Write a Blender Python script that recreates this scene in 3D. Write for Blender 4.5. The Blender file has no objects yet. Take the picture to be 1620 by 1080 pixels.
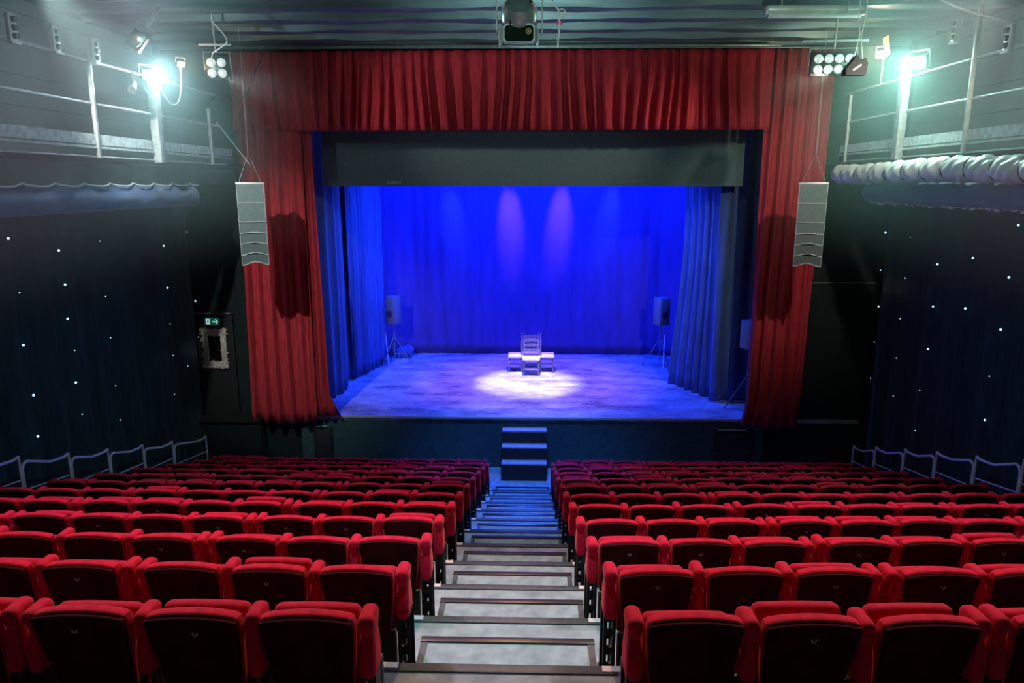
import bpy, bmesh, math, random
from math import sin, cos, pi, radians, atan, sqrt
from mathutils import Vector, Matrix, Euler

random.seed(7)
scene = bpy.context.scene
C = scene.collection

# ------------------------------------------------------------------ camera
F = 1150.0
PITCH = atan(250 / F)
YAW = atan(32 / F * cos(PITCH))
cd = bpy.data.cameras.new('camera')
cd.sensor_width = 36.0
cd.lens = 36.0 * F / 1620.0
cd.clip_start = 0.05
cd.clip_end = 200
cam = bpy.data.objects.new('camera', cd)
C.objects.link(cam)
cam.location = (0, 0, 0)
cam.rotation_euler = Euler((pi / 2 - PITCH, 0, YAW), 'XYZ')
scene.camera = cam

# world
w = bpy.data.worlds.new('world')
scene.world = w
w.use_nodes = True
w.node_tree.nodes['Background'].inputs[0].default_value = (0.10, 0.30, 0.28, 1)
w.node_tree.nodes['Background'].inputs[1].default_value = 0.03

scene.view_settings.view_transform = 'Standard'
scene.view_settings.look = 'None'
scene.view_settings.exposure = 0.0
scene.view_settings.gamma = 1.0
scene.view_settings.use_curve_mapping = False
scene.cycles.volume_bounces = 0
scene.cycles.max_bounces = 5
scene.cycles.volume_step_rate = 4.0


def aim(o, target):
    d = Vector(target) - Vector(o.location)
    o.rotation_euler = d.to_track_quat('-Z', 'Y').to_euler()


def area(name, loc, target, power, col, sx, sy=None, spread=180):
    l = bpy.data.lights.new(name, 'AREA')
    l.energy = power; l.color = col; l.size = sx
    l.shape = 'RECTANGLE' if sy else 'SQUARE'
    if sy: l.size_y = sy
    l.spread = radians(spread)
    o = bpy.data.objects.new(name, l); C.objects.link(o)
    o.location = loc; aim(o, target)
    return o


def spot(name, loc, target, power, col, ang, blend=0.5, r=0.05):
    l = bpy.data.lights.new(name, 'SPOT')
    l.energy = power; l.color = col; l.spot_size = radians(ang); l.spot_blend = blend
    l.shadow_soft_size = r
    o = bpy.data.objects.new(name, l); C.objects.link(o)
    o.location = loc; aim(o, target)
    return o


def point(name, loc, power, col, r=0.05):
    l = bpy.data.lights.new(name, 'POINT')
    l.energy = power; l.color = col; l.shadow_soft_size = r
    o = bpy.data.objects.new(name, l); C.objects.link(o)
    o.location = loc
    return o


# house lamps above the seating
spot('house_lamp_aisle', (-0.2, 9.2, 2.5), (-0.2, 4.4, -2.6), 1150, (1.0, 0.45, 0.20), 78, 0.9, 0.15)
spot('house_lamp_left_near', (-3.8, 7.8, 2.5), (-3.4, 5.2, -2.8), 1350, (1.0, 0.55, 0.75), 86, 0.9, 0.15)
spot('house_lamp_right_near', (3.8, 7.8, 2.5), (3.4, 5.2, -2.8), 1350, (1.0, 0.50, 0.68), 86, 0.9, 0.15)
spot('house_lamp_far', (-0.2, 11.6, 2.4), (-0.2, 10.6, -4.6), 170, (1.0, 0.5, 0.55), 110, 0.9, 0.15)
# cool lamps over the two galleries, washing the red curtain; added fills are marked
spot('hall_lamp_front_left', (-5.25, 8.0, 2.3), (-5.6, 15.5, -2.4), 2000, (0.92, 1.0, 0.96), 40, 0.9, 0.05)
spot('hall_lamp_front_right', (4.9, 8.0, 2.3), (5.6, 15.5, -0.9), 1100, (1.0, 0.90, 0.76), 42, 0.9, 0.06)
spot('gallery_fill_left', (-3.8, 8.6, 2.4), (-6.6, 11.2, 0.7), 55, (0.50, 1.0, 0.92), 100, 0.9, 0.15)  # added teal fill for the left gallery wall
spot('gallery_fill_right', (3.8, 8.8, 2.4), (6.6, 11.2, 0.7), 60, (0.55, 1.0, 0.72), 100, 0.9, 0.15)  # counterpart added for the right gallery wall
spot('ceiling_fill', (0.3, 8.8, 0.9), (0.0, 13.0, 4.2), 390, (0.62, 1.0, 1.0), 78, 0.9, 0.15)  # added unseen fill that brightens the ceiling
spot('ceiling_fill_right', (3.0, 8.6, 1.2), (4.3, 12.2, 2.8), 120, (0.70, 1.0, 0.78), 62, 0.9, 0.15)  # second added fill, towards the batten on the right
spot('hall_fill', (0.4, 0.6, 0.3), (0.0, 10.0, 2.4), 480, (0.66, 1.0, 0.92), 34, 0.9, 0.15)  # added soft front fill from near the camera
spot('aisle_worklight', (-0.2, 4.0, 2.5), (-0.2, 5.3, -3.4), 820, (0.50, 0.95, 1.0), 34, 0.7, 0.2)
# gallery floodlights (their lit lenses are built further down)
point('flood_left_glow', (-5.82, 11.75, 1.70), 55, (0.74, 0.93, 1.0), 0.06)
point('flood_right_glow', (5.82, 12.08, 1.86), 85, (0.62, 1.0, 0.86), 0.06)
spot('flood_left_beam', (-5.84, 11.77, 1.69), (-4.4, 9.6, 0.4), 460, (0.66, 0.94, 1.0), 125, 0.7, 0.06)
spot('flood_right_beam', (5.84, 12.10, 1.85), (4.4, 10.6, 0.4), 480, (0.45, 1.0, 0.82), 125, 0.7, 0.06)
point('amber_left_light', (-5.80, 12.85, 1.93), 8, (1.0, 0.50, 0.15), 0.05)
point('amber_right_light', (5.80, 13.35, 2.12), 40, (1.0, 0.86, 0.55), 0.05)
# stage lighting
area('stage_blue_wash_back', (0.0, 19.4, 1.9), (0.0, 22.1, -1.6), 1850, (0.0, 0.022, 1.0), 6.5, 0.4, 150)
for x in (-2.4, 2.4):
    spot('stage_blue_wash_floor', (x, 18.2, 2.3), (x * 0.9, 18.6, -5.2), 1900, (0.01, 0.04, 1.0), 90, 1.0, 0.2)
spot('leg_wash_left', (-0.6, 18.0, 1.9), (-4.7, 19.2, -2.6), 2600, (0.02, 0.10, 1.0), 62, 1.0, 0.1)  # blue spot added to brighten the left side curtains and their folds
spot('leg_wash_right', (0.4, 17.6, 1.9), (3.9, 18.4, -2.6), 2300, (0.02, 0.10, 1.0), 62, 1.0, 0.1)  # added likewise for the right side curtains
spot('valance_rake_left', (-5.3, 12.9, 1.75), (-0.9, 15.5, 1.2), 260, (1.0, 0.80, 0.85), 60, 1.0, 0.05)
spot('valance_rake_right', (5.0, 12.9, 1.75), (1.1, 15.5, 1.2), 330, (1.0, 0.85, 0.72), 60, 1.0, 0.05)
for i, (x, tx, p, c) in enumerate(((-0.80, -0.66, 1900, (1.0, 0.38, 0.9)), (1.06, 0.84, 1900, (1.0, 0.38, 0.9)),
                                   (-2.75, -2.4, 1100, (0.10, 0.30, 1.0)), (2.75, 2.3, 1100, (0.10, 0.30, 1.0)))):
    spot('backdrop_beam', (x, 20.9, 2.4), (tx, 22.05, -0.9), p, c, 15, 1.0, 0.03)
spot('stage_white_pool', (-0.05, 18.2, 2.2), (-0.05, 18.72, -5.2), 6000, (1.0, 0.95, 0.60), 25, 0.75, 0.03)
spot('stage_front_wash', (0.0, 17.7, 2.4), (0.0, 18.8, -5.2), 1500, (1.0, 0.42, 0.6), 54, 0.8, 0.2)
spot('apron_blue', (-0.15, 13.4, 2.3), (-0.15, 14.9, -5.9), 4200, (0.02, 0.18, 1.0), 46, 1.0, 0.08)
spot('aisle_blue', (0.0, 16.3, 0.7), (-0.2, 11.2, -5.4), 4200, (0.02, 0.12, 1.0), 36, 0.6, 0.2)


# ------------------------------------------------------------------ materials
def mat(name, col, rough=0.6, metal=0.0, sheen=0.0, noise=0.0, nscale=30, bump=0.0, bscale=80, spec=0.5,
        col2=None, emit=0.0, sheen_col=None, stretch=None):
    m = bpy.data.materials.new(name)
    m.use_nodes = True
    nt = m.node_tree; b = nt.nodes['Principled BSDF']
    b.inputs['Base Color'].default_value = (*col, 1)
    b.inputs['Roughness'].default_value = rough
    b.inputs['Metallic'].default_value = metal
    b.inputs['Specular IOR Level'].default_value = spec
    if sheen:
        b.inputs['Sheen Weight'].default_value = sheen
        b.inputs['Sheen Roughness'].default_value = 0.45
        if sheen_col: b.inputs['Sheen Tint'].default_value = (*sheen_col, 1)
    if noise or bump or col2:
        tc = nt.nodes.new('ShaderNodeTexCoord')
        src = tc.outputs['Object']
        if stretch:
            mp = nt.nodes.new('ShaderNodeMapping'); mp.inputs['Scale'].default_value = stretch
            nt.links.new(src, mp.inputs[0]); src = mp.outputs[0]
    if noise or col2:
        n = nt.nodes.new('ShaderNodeTexNoise'); n.inputs['Scale'].default_value = nscale
        n.inputs['Detail'].default_value = 5
        nt.links.new(src, n.inputs['Vector'])
        r = nt.nodes.new('ShaderNodeValToRGB')
        r.color_ramp.elements[0].position = 0.3; r.color_ramp.elements[1].position = 0.7
        c2 = col2 or tuple(min(1, c * (1 + noise)) for c in col)
        c1 = col if col2 else tuple(c * (1 - noise) for c in col)
        r.color_ramp.elements[0].color = (*c1, 1); r.color_ramp.elements[1].color = (*c2, 1)
        nt.links.new(n.outputs[0], r.inputs[0]); nt.links.new(r.outputs[0], b.inputs['Base Color'])
    if bump:
        n2 = nt.nodes.new('ShaderNodeTexNoise'); n2.inputs['Scale'].default_value = bscale
        n2.inputs['Detail'].default_value = 4
        nt.links.new(src, n2.inputs['Vector'])
        bp = nt.nodes.new('ShaderNodeBump'); bp.inputs['Strength'].default_value = bump
        bp.inputs['Distance'].default_value = 0.02
        nt.links.new(n2.outputs[0], bp.inputs['Height']); nt.links.new(bp.outputs[0], b.inputs['Normal'])
    if emit:
        b.inputs['Emission Color'].default_value = (*col, 1)
        b.inputs['Emission Strength'].default_value = emit
    return m


M = {}
M['red_plush'] = mat('red_plush', (0.48, 0.003, 0.030), 0.85, sheen=0.35, noise=0.25, nscale=18, bump=0.15, bscale=120,
                     spec=0.15, sheen_col=(1, 0.25, 0.25))
M['shell'] = mat('shade_dark_plush', (0.035, 0.003, 0.004), 0.9, noise=0.5, nscale=6, spec=0.1)  # rear of the red plush seats, shade painted in as a darker colour
M['black_steel'] = mat('black_steel', (0.006, 0.007, 0.007), 0.5, 0.3, noise=0.3, nscale=20)
M['olive_panel'] = mat('olive_panel', (0.012, 0.02, 0.010), 0.6, noise=0.3, nscale=9)
M['panel_rim'] = mat('panel_rim', (0.30, 0.32, 0.26), 0.5)
M['plate'] = mat('plate', (0.35, 0.35, 0.3), 0.4, 0.6)
M['carpet'] = mat('grey_vinyl', (0.14, 0.21, 0.22), 0.7, nscale=7, col2=(0.27, 0.38, 0.39), bump=0.1, bscale=40)
M['nosing'] = mat('rubber_nosing', (0.035, 0.058, 0.066), 0.55, noise=0.3, nscale=20)
M['black_nosing'] = mat('black_rubber', (0.012, 0.013, 0.013), 0.4, noise=0.3, nscale=20)
M['endcap'] = mat('pale_end_cap', (0.65, 0.65, 0.62), 0.5)
M['tier'] = mat('dark_tier_floor', (0.03, 0.033, 0.035), 0.8, noise=0.3, nscale=8)
M['steel'] = mat('brushed_steel', (0.60, 0.68, 0.78), 0.4, 0.3, noise=0.1, nscale=30)
M['red_velvet'] = mat('red_velvet', (0.38, 0.032, 0.044), 0.9, sheen=0.08, noise=0.2, nscale=5, bump=0.12, bscale=60,
                      spec=0.1, sheen_col=(1, 0.4, 0.4), stretch=(3, 3, 0.6))
M['star_cloth'] = mat('star_cloth', (0.013, 0.033, 0.042), 0.95, sheen=0.1, noise=0.3, nscale=4, bump=0.25, bscale=7,
                      spec=0.1, stretch=(3, 3, 0.4))
M['black_wall'] = mat('black_wall', (0.009, 0.019, 0.019), 0.85, noise=0.25, nscale=3, spec=0.2)
M['door_black'] = mat('door_black', (0.006, 0.008, 0.009), 0.7, noise=0.25, nscale=3)
M['trim'] = mat('grey_trim', (0.13, 0.16, 0.15), 0.5)
M['ceiling'] = mat('ribbed_ceiling', (0.06, 0.11, 0.115), 0.42, 0.2, nscale=2.0, col2=(0.14, 0.22, 0.225), bump=0.06,
                   bscale=1.5, stretch=(0.4, 3, 3))
M['gal_wall'] = mat('gallery_wall', (0.06, 0.11, 0.10), 0.85, noise=0.3, nscale=2)
M['gal_steel'] = mat('gallery_steel', (0.36, 0.42, 0.41), 0.5, 0.2, noise=0.2, nscale=12)
M['gal_dark'] = mat('gallery_deck', (0.02, 0.026, 0.024), 0.8, noise=0.3, nscale=6)
M['kick'] = mat('kick_board', (0.40, 0.48, 0.47), 0.6, noise=0.3, nscale=12)
M['blue_swag'] = mat('blue_swag', (0.008, 0.06, 0.17), 0.8, sheen=0.2, noise=0.2, nscale=6, bump=0.2, bscale=12)
M['white_hem'] = mat('white_hem', (0.5, 0.55, 0.56), 0.7)
M['silver_pad'] = mat('silver_pad', (0.50, 0.55, 0.53), 0.45, 0.1, noise=0.15, nscale=5, bump=0.5, bscale=6)
M['backdrop'] = mat('backdrop_cloth', (0.06, 0.05, 0.20), 0.9, noise=0.15, nscale=3, bump=0.2, bscale=5,
                    stretch=(2, 2, 0.3))
M['leg_cloth'] = mat('leg_cloth', (0.04, 0.10, 0.25), 0.85, noise=0.2, nscale=3, sheen=0.3, bump=0.15, bscale=10,
                     stretch=(2, 2, 0.4))
M['border_cloth'] = mat('border_cloth', (0.11, 0.19, 0.18), 0.9, noise=0.1, nscale=30, bump=0.1, bscale=60)
M['stage_front'] = mat('stage_front', (0.022, 0.075, 0.070), 0.75, noise=0.2, nscale=10, bump=0.1, bscale=60)
M['stage_edge'] = mat('stage_edge', (0.40, 0.45, 0.45), 0.5)
M['array_grille'] = mat('speaker_grille', (0.12, 0.18, 0.17), 0.5, 0.3, noise=0.2, nscale=60)
M['array_edge'] = mat('speaker_edge', (0.6, 0.68, 0.68), 0.4, 0.3)
M['speaker_black'] = mat('speaker_black', (0.03, 0.035, 0.037), 0.5, noise=0.2, nscale=40)
M['speaker_grey'] = mat('stage_speaker_grey', (0.12, 0.15, 0.16), 0.5, noise=0.2, nscale=40)
M['white_cable'] = mat('white_cable', (0.75, 0.8, 0.78), 0.5)
M['black_cable'] = mat('black_cable', (0.01, 0.01, 0.01), 0.5)
M['wood_paint'] = mat('painted_chair_wood', (0.15, 0.16, 0.28), 0.35, noise=0.3, nscale=20)
M['rush'] = mat('woven_rush_seat', (0.75, 0.70, 0.55), 0.7, noise=0.2, nscale=60, bump=0.4, bscale=80)
M['gilt'] = mat('tarnished_gilt', (0.95, 0.92, 0.80), 0.4, 0.1, nscale=60, col2=(0.12, 0.11, 0.09))
M['mirror_dark'] = mat('dark_glass', (0.004, 0.005, 0.005), 0.15, spec=0.5)
M['sign_green'] = mat('sign_green', (0.0, 0.16, 0.12), 0.5, emit=0.35)
M['sign_white'] = mat('sign_white', (0.75, 0.9, 0.85), 0.5, emit=0.55)
M['lamp_body'] = mat('lamp_body', (0.035, 0.045, 0.042), 0.35, 0.5, noise=0.3, nscale=10)
M['lamp_grey'] = mat('lamp_grey_metal', (0.28, 0.35, 0.33), 0.3, 0.5, noise=0.2, nscale=10)
M['barn_door'] = mat('pale_barn_door', (0.80, 0.86, 0.86), 0.4, 0.2)
M['lens'] = mat('dark_lens', (0.01, 0.02, 0.012), 0.08, spec=0.8)
M['brass'] = mat('brass', (0.45, 0.34, 0.12), 0.4, 0.5)
M['flood_white'] = mat('lit_flood_lens', (0.82, 0.97, 1.0), 0.3, emit=45)
M['amber_lens'] = mat('lit_amber_lens', (1.0, 0.42, 0.08), 0.3, emit=14)
M['warm_lens'] = mat('lit_warm_lens', (1.0, 0.9, 0.65), 0.3, emit=30)
M['reflector'] = mat('lamp_reflector', (0.8, 0.88, 0.84), 0.2, 0.6, emit=0.35)
M['star_led'] = mat('star_led', (0.40, 0.78, 1.0), 0.3, emit=2.4)
M['star_led_dim'] = mat('star_led_dim', (0.45, 0.78, 1.0), 0.3, emit=1.3)
M['tube'] = mat('batten_housing', (0.70, 0.80, 0.74), 0.35, 0.2, noise=0.1, nscale=5)
M['pink'] = mat('pink_ribbon', (0.8, 0.2, 0.4), 0.6)
M['step_black'] = mat('step_black', (0.015, 0.018, 0.017), 0.6, noise=0.2, nscale=10)
M['step_tread'] = mat('step_tread', (0.32, 0.34, 0.36), 0.5, noise=0.2, nscale=10)


def stage_floor_mat():
    m = bpy.data.materials.new('scuffed_stage_floor'); m.use_nodes = True
    nt = m.node_tree; b = nt.nodes['Principled BSDF']
    tc = nt.nodes.new('ShaderNodeTexCoord')
    mp = nt.nodes.new('ShaderNodeMapping'); mp.inputs['Scale'].default_value = (0.8, 1.6, 1)
    mp.inputs['Rotation'].default_value = (0, 0, 0.2)
    nt.links.new(tc.outputs['Object'], mp.inputs[0])
    n1 = nt.nodes.new('ShaderNodeTexNoise'); n1.inputs['Scale'].default_value = 1.3; n1.inputs['Detail'].default_value = 9
    n1.inputs['Roughness'].default_value = 0.72
    nt.links.new(mp.outputs[0], n1.inputs['Vector'])
    r1 = nt.nodes.new('ShaderNodeValToRGB')
    r1.color_ramp.elements[0].position = 0.36; r1.color_ramp.elements[0].color = (0.13, 0.12, 0.13, 1)
    r1.color_ramp.elements[1].position = 0.66; r1.color_ramp.elements[1].color = (0.55, 0.54, 0.52, 1)
    nt.links.new(n1.outputs[0], r1.inputs[0])
    # footmarks and scuffs of chalky dust
    n2 = nt.nodes.new('ShaderNodeTexNoise'); n2.inputs['Scale'].default_value = 6.0; n2.inputs['Detail'].default_value = 4
    n2.inputs['Distortion'].default_value = 1.4
    nt.links.new(mp.outputs[0], n2.inputs['Vector'])
    r2 = nt.nodes.new('ShaderNodeValToRGB')
    r2.color_ramp.elements[0].position = 0.60; r2.color_ramp.elements[1].position = 0.72
    nt.links.new(n2.outputs[0], r2.inputs[0])
    mx = nt.nodes.new('ShaderNodeMix'); mx.data_type = 'RGBA'
    mx.inputs['B'].default_value = (0.75, 0.73, 0.68, 1)
    nt.links.new(r1.outputs[0], mx.inputs['A'])
    mm = nt.nodes.new('ShaderNodeMath'); mm.operation = 'MULTIPLY'; mm.inputs[1].default_value = 0.55
    nt.links.new(r2.outputs[0], mm.inputs[0]); nt.links.new(mm.outputs[0], mx.inputs['Factor'])
    nt.links.new(mx.outputs['Result'], b.inputs['Base Color'])
    b.inputs['Roughness'].default_value = 0.55
    return m


M['stage_floor'] = stage_floor_mat()


# ------------------------------------------------------------------ mesh helpers
def put(bm, tmp):
    me = bpy.data.meshes.new('tmp'); tmp.to_mesh(me); tmp.free(); bm.from_mesh(me); bpy.data.meshes.remove(me)


def box(bm, c, s, rot=None, bevel=0.0, seg=2):
    t = bmesh.new(); bmesh.ops.create_cube(t, size=1)
    bmesh.ops.scale(t, vec=s, verts=t.verts)
    if bevel:
        bmesh.ops.bevel(t, geom=list(t.edges), offset=bevel, segments=seg, affect='EDGES', profile=0.5)
    if rot: bmesh.ops.rotate(t, cent=(0, 0, 0), matrix=Euler(rot).to_matrix(), verts=t.verts)
    bmesh.ops.translate(t, vec=c, verts=t.verts)
    put(bm, t)


def pad(bm, c, s, r, cuts=7, deform=None, rot=None):
    """cushion: box with rounded edges of radius r, then bent by deform(x,y,z in -1..1 plus co)"""
    t = bmesh.new(); bmesh.ops.create_cube(t, size=1)
    bmesh.ops.subdivide_edges(t, edges=list(t.edges), cuts=cuts, use_grid_fill=True)
    h = Vector(s) / 2
    rr = min(r, min(h) * 0.999)
    for v in t.verts:
        p = Vector((v.co.x * s[0], v.co.y * s[1], v.co.z * s[2]))
        # pull ring loops towards the edges so that the rounding is smooth
        for i in range(3):
            u = v.co[i] * 2
            p[i] = math.copysign(abs(u) ** 0.75, u) * h[i] if u else 0
        q = Vector([max(-(h[i] - rr), min(h[i] - rr, p[i])) for i in range(3)])
        d = p - q
        if d.length > 1e-9: p = q + d.normalized() * min(rr, d.length if d.length < rr else rr)
        v.co = p
    if deform:
        for v in t.verts: v.co = Vector(deform(*v.co))
    if rot: bmesh.ops.rotate(t, cent=(0, 0, 0), matrix=Euler(rot).to_matrix(), verts=t.verts)
    bmesh.ops.translate(t, vec=c, verts=t.verts)
    put(bm, t)


def cyl(bm, a, b, r, r2=None, n=12, caps=True):
    a = Vector(a); b = Vector(b); d = b - a
    t = bmesh.new()
    bmesh.ops.create_cone(t, cap_ends=caps, segments=n, radius1=r, radius2=r if r2 is None else r2, depth=d.length)
    q = d.to_track_quat('Z', 'Y')
    bmesh.ops.rotate(t, cent=(0, 0, 0), matrix=q.to_matrix(), verts=t.verts)
    bmesh.ops.translate(t, vec=(a + b) / 2, verts=t.verts)
    put(bm, t)


def tube(bm, pts, r, n=8, closed=False):
    pts = [Vector(p) for p in pts]
    rings = []; prev = None
    N = len(pts)
    for i, p in enumerate(pts):
        if closed: d = pts[(i + 1) % N] - pts[i - 1]
        elif i == 0: d = pts[1] - p
        elif i == N - 1: d = p - pts[-2]
        else: d = (pts[i + 1] - p).normalized() + (p - pts[i - 1]).normalized()
        d.normalize()
        ref = prev if prev is not None else (Vector((0, 0, 1)) if abs(d.z) < 0.9 else Vector((1, 0, 0)))
        u = ref - d * ref.dot(d)
        if u.length < 1e-5: u = d.orthogonal()
        u.normalize(); v = d.cross(u); prev = u
        rings.append([bm.verts.new(p + (u * cos(2 * pi * k / n) + v * sin(2 * pi * k / n)) * r) for k in range(n)])
    for i in range(N if closed else N - 1):
        A = rings[i]; B = rings[(i + 1) % N]
        for k in range(n):
            bm.faces.new((A[k], A[(k + 1) % n], B[(k + 1) % n], B[k]))
    if not closed:
        bm.faces.new(list(reversed(rings[0]))); bm.faces.new(rings[-1])


def lathe(bm, prof, c=(0, 0, 0), n=16, rot=None):
    t = bmesh.new(); rings = []
    for r, z in prof:
        rings.append([t.verts.new((max(r, 1e-4) * cos(2 * pi * k / n), max(r, 1e-4) * sin(2 * pi * k / n), z)) for k in range(n)])
    for A, B in zip(rings, rings[1:]):
        for k in range(n): t.faces.new((A[k], A[(k + 1) % n], B[(k + 1) % n], B[k]))
    t.faces.new(list(reversed(rings[0]))); t.faces.new(rings[-1])
    if rot: bmesh.ops.rotate(t, cent=(0, 0, 0), matrix=Euler(rot).to_matrix(), verts=t.verts)
    bmesh.ops.translate(t, vec=c, verts=t.verts)
    put(bm, t)


def prism(bm, pts, y0, y1, axis='y'):
    """extrude a polygon given in the x-z plane along y (or y-z plane along x)"""
    f = (lambda p, d: (p[0], d, p[1])) if axis == 'y' else (lambda p, d: (d, p[0], p[1]))
    A = [bm.verts.new(f(p, y0)) for p in pts]; B = [bm.verts.new(f(p, y1)) for p in pts]
    bm.faces.new(A); bm.faces.new(list(reversed(B)))
    for i in range(len(pts)):
        j = (i + 1) % len(pts)
        bm.faces.new((A[j], A[i], B[i], B[j]))


def arc(c, r, a0, a1, n=8):
    return [(c[0] + r * cos(a0 + (a1 - a0) * k / n), c[1] + r * sin(a0 + (a1 - a0) * k / n)) for k in range(n + 1)]


def obj(name, bm, m, parent=None, smooth=True, loc=None):
    bmesh.ops.recalc_face_normals(bm, faces=bm.faces)
    me = bpy.data.meshes.new(name)
    bm.to_mesh(me); bm.free()
    me.materials.append(M[m] if isinstance(m, str) else m)
    if smooth:
        for p in me.polygons: p.use_smooth = True
        try: me.set_sharp_from_angle(angle=radians(40))
        except Exception: pass
    o = bpy.data.objects.new(name, me); C.objects.link(o)
    if parent: o.parent = parent
    if loc: o.location = loc
    return o


def tag(o, label, cat, group=None, kind=None):
    o['label'] = label; o['category'] = cat
    if group: o['group'] = group
    if kind: o['kind'] = kind
    return o


def thing(name, label, cat, loc=(0, 0, 0), rotz=0, group=None):
    o = bpy.data.objects.new(name, None); C.objects.link(o)
    o.empty_display_size = 0.1
    o.location = loc; o.rotation_euler = (0, 0, rotz)
    return tag(o, label, cat, group)


def struct(name, bm, m, smooth=False, parent=None, label=None):
    o = obj(name, bm, m, parent, smooth)
    if not parent: o['kind'] = 'structure'
    if label: o['label'] = label
    return o


def copy_tree(o, parent=None):
    c = o.copy(); C.objects.link(c)
    if parent: c.parent = parent
    for ch in [k for k in o.children]: copy_tree(ch, c)
    return c


def bx(c, s, **k):
    b = bmesh.new(); box(b, c, s, **k); return b


# ------------------------------------------------------------------ levels
ZT = lambda n: -2.02 - 0.3235 * n          # top of the seats in row n (0 is nearest)
ROWY = lambda n: 3.10 + n if n < 11 else 14.1
FLZ = lambda n: ZT(n) - 0.86
EDGE = lambda n: 3.91 + n * 0.995
ZF = FLZ(11)
ZS = -5.2                                   # stage floor
XL, XR = -7.75, 7.62

# ------------------------------------------------------------------ the setting
# tiers: 0..10 raised, each a slab with its nosing
for n in range(-3, 11):
    y0, y1, z = EDGE(n - 1), EDGE(n), FLZ(n)
    b = bmesh.new(); box(b, ((XL + XR) / 2, (y0 + y1) / 2, z - 0.35), (XR - XL, y1 - y0, 0.70))
    t = struct('floor', b, 'carpet')
    b = bmesh.new(); box(b, (-0.18, y1 - 0.03, z + 0.004), (1.42, 0.075, 0.016), bevel=0.004)
    o = obj('nosing', b, 'nosing', t); o['label'] = 'dark grey rubber nosing'
    for sx in (-0.86, 0.50):
        b = bmesh.new(); box(b, (sx, y1 - 0.02, z + 0.007), (0.12, 0.05, 0.014))
        o = obj('end_cap', b, 'endcap', t)
        o['label'] = 'pale end cap of the nosing'
b = bmesh.new(); box(b, ((XL + XR) / 2, (EDGE(10) + 15.9) / 2, ZF - 0.25), (XR - XL, 15.9 - EDGE(10), 0.5))
struct('floor', b, 'carpet')

ORD = ['first', 'second', 'third', 'fourth', 'fifth', 'sixth', 'seventh', 'eighth', 'ninth', 'tenth', 'eleventh', 'twelfth']


def rowname(n):
    if n == 0: return 'nearest row'
    if n < 6: return ORD[n] + ' nearest row'
    if n == 11: return 'front row by the stage'
    return ORD[11 - n] + ' row from the stage'


# half-height steps in the aisle
for n in range(-1, 12):
    y0, z = EDGE(n - 1), FLZ(n)
    a0, a1 = (-0.735, 0.435) if n < 3 else (-0.735, 0.40)
    s = thing('aisle_step', 'low grey step with black edging in the aisle, %s' % rowname(max(n, 0)) if n >= 0
              else 'low grey step at the bottom edge of the photo in the aisle', 'step', ((a0 + a1) / 2, y0, z),
              group='low steps down the centre aisle')
    hw = (a1 - a0) / 2
    b = bmesh.new(); box(b, (0, 0.25, 0.081), (2 * hw, 0.50, 0.160)); obj('tread', b, 'carpet', s, False)
    b = bmesh.new(); box(b, (0, 0.485, 0.160), (2 * hw + 0.01, 0.06, 0.03), bevel=0.006)
    obj('nosing', b, 'black_nosing', s)
    for sx in (-1, 1):
        b = bmesh.new(); box(b, (sx * (hw - 0.022), 0.23, 0.160), (0.045, 0.45, 0.016)); obj('edge_strip', b, 'nosing', s, False)

# side walls, ceiling and the proscenium wall
b = bmesh.new(); box(b, (XL - 0.1, 8.5, -2), (0.2, 17, 10)); struct('wall_left', b, 'black_wall')
b = bmesh.new(); box(b, (XR + 0.1, 8.5, -2), (0.2, 17, 10)); struct('wall_right', b, 'black_wall')
b = bmesh.new()
box(b, ((XL - 5.2) / 2, 16.0, -1.6), (-5.2 - XL, 0.3, 10)); struct('wall_proscenium_left', b, 'black_wall')
b = bmesh.new()
box(b, ((XR + 5.35) / 2, 16.0, -1.6), (XR - 5.35, 0.3, 10)); struct('wall_proscenium_right', b, 'black_wall')
b = bmesh.new(); box(b, (0.075, 16.0, 2.2), (10.55, 0.3, 1.6)); struct('wall_proscenium_top', b, 'black_wall')
# panel joint on the right proscenium wall, and low side ledges
b = bmesh.new(); box(b, (6.5, 15.84, -2.10), (1.9, 0.02, 0.02)); struct('trim_3', b, 'trim')

# ribbed ceiling
b = bmesh.new()
NX = 40; ys = []; y = 2.0
while y < 15.9:
    per = 0.86
    for f, zz in ((0.0, 0.0), (0.03, 0.055), (0.25, 0.06), (0.42, 0.05), (0.45, 0.0), (0.50, -0.05), (0.75, -0.06), (0.95, -0.05)):
        ys.append((y + f * per, zz))
    y += per
grid = []
for (yy, zz) in ys:
    row = []
    for i in range(NX + 1):
        x = XL + (XR - XL) * i / NX
        row.append(b.verts.new((x, yy + 0.02 * sin(x * 1.3 + yy), 2.83 - zz * 2.0 + 0.012 * sin(x * 2.1 + yy * 3.7) + 0.010 * sin(x * 5 + yy * 9))))
    grid.append(row)
for A, B in zip(grid, grid[1:]):
    for i in range(NX): b.faces.new((A[i], B[i], B[i + 1], A[i + 1]))
struct('ceiling', b, 'ceiling', True)
b = bmesh.new(); box(b, (0, 8.0, 3.2), (15.8, 16.6, 0.3)); struct('ceiling', b, 'black_wall')

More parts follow.
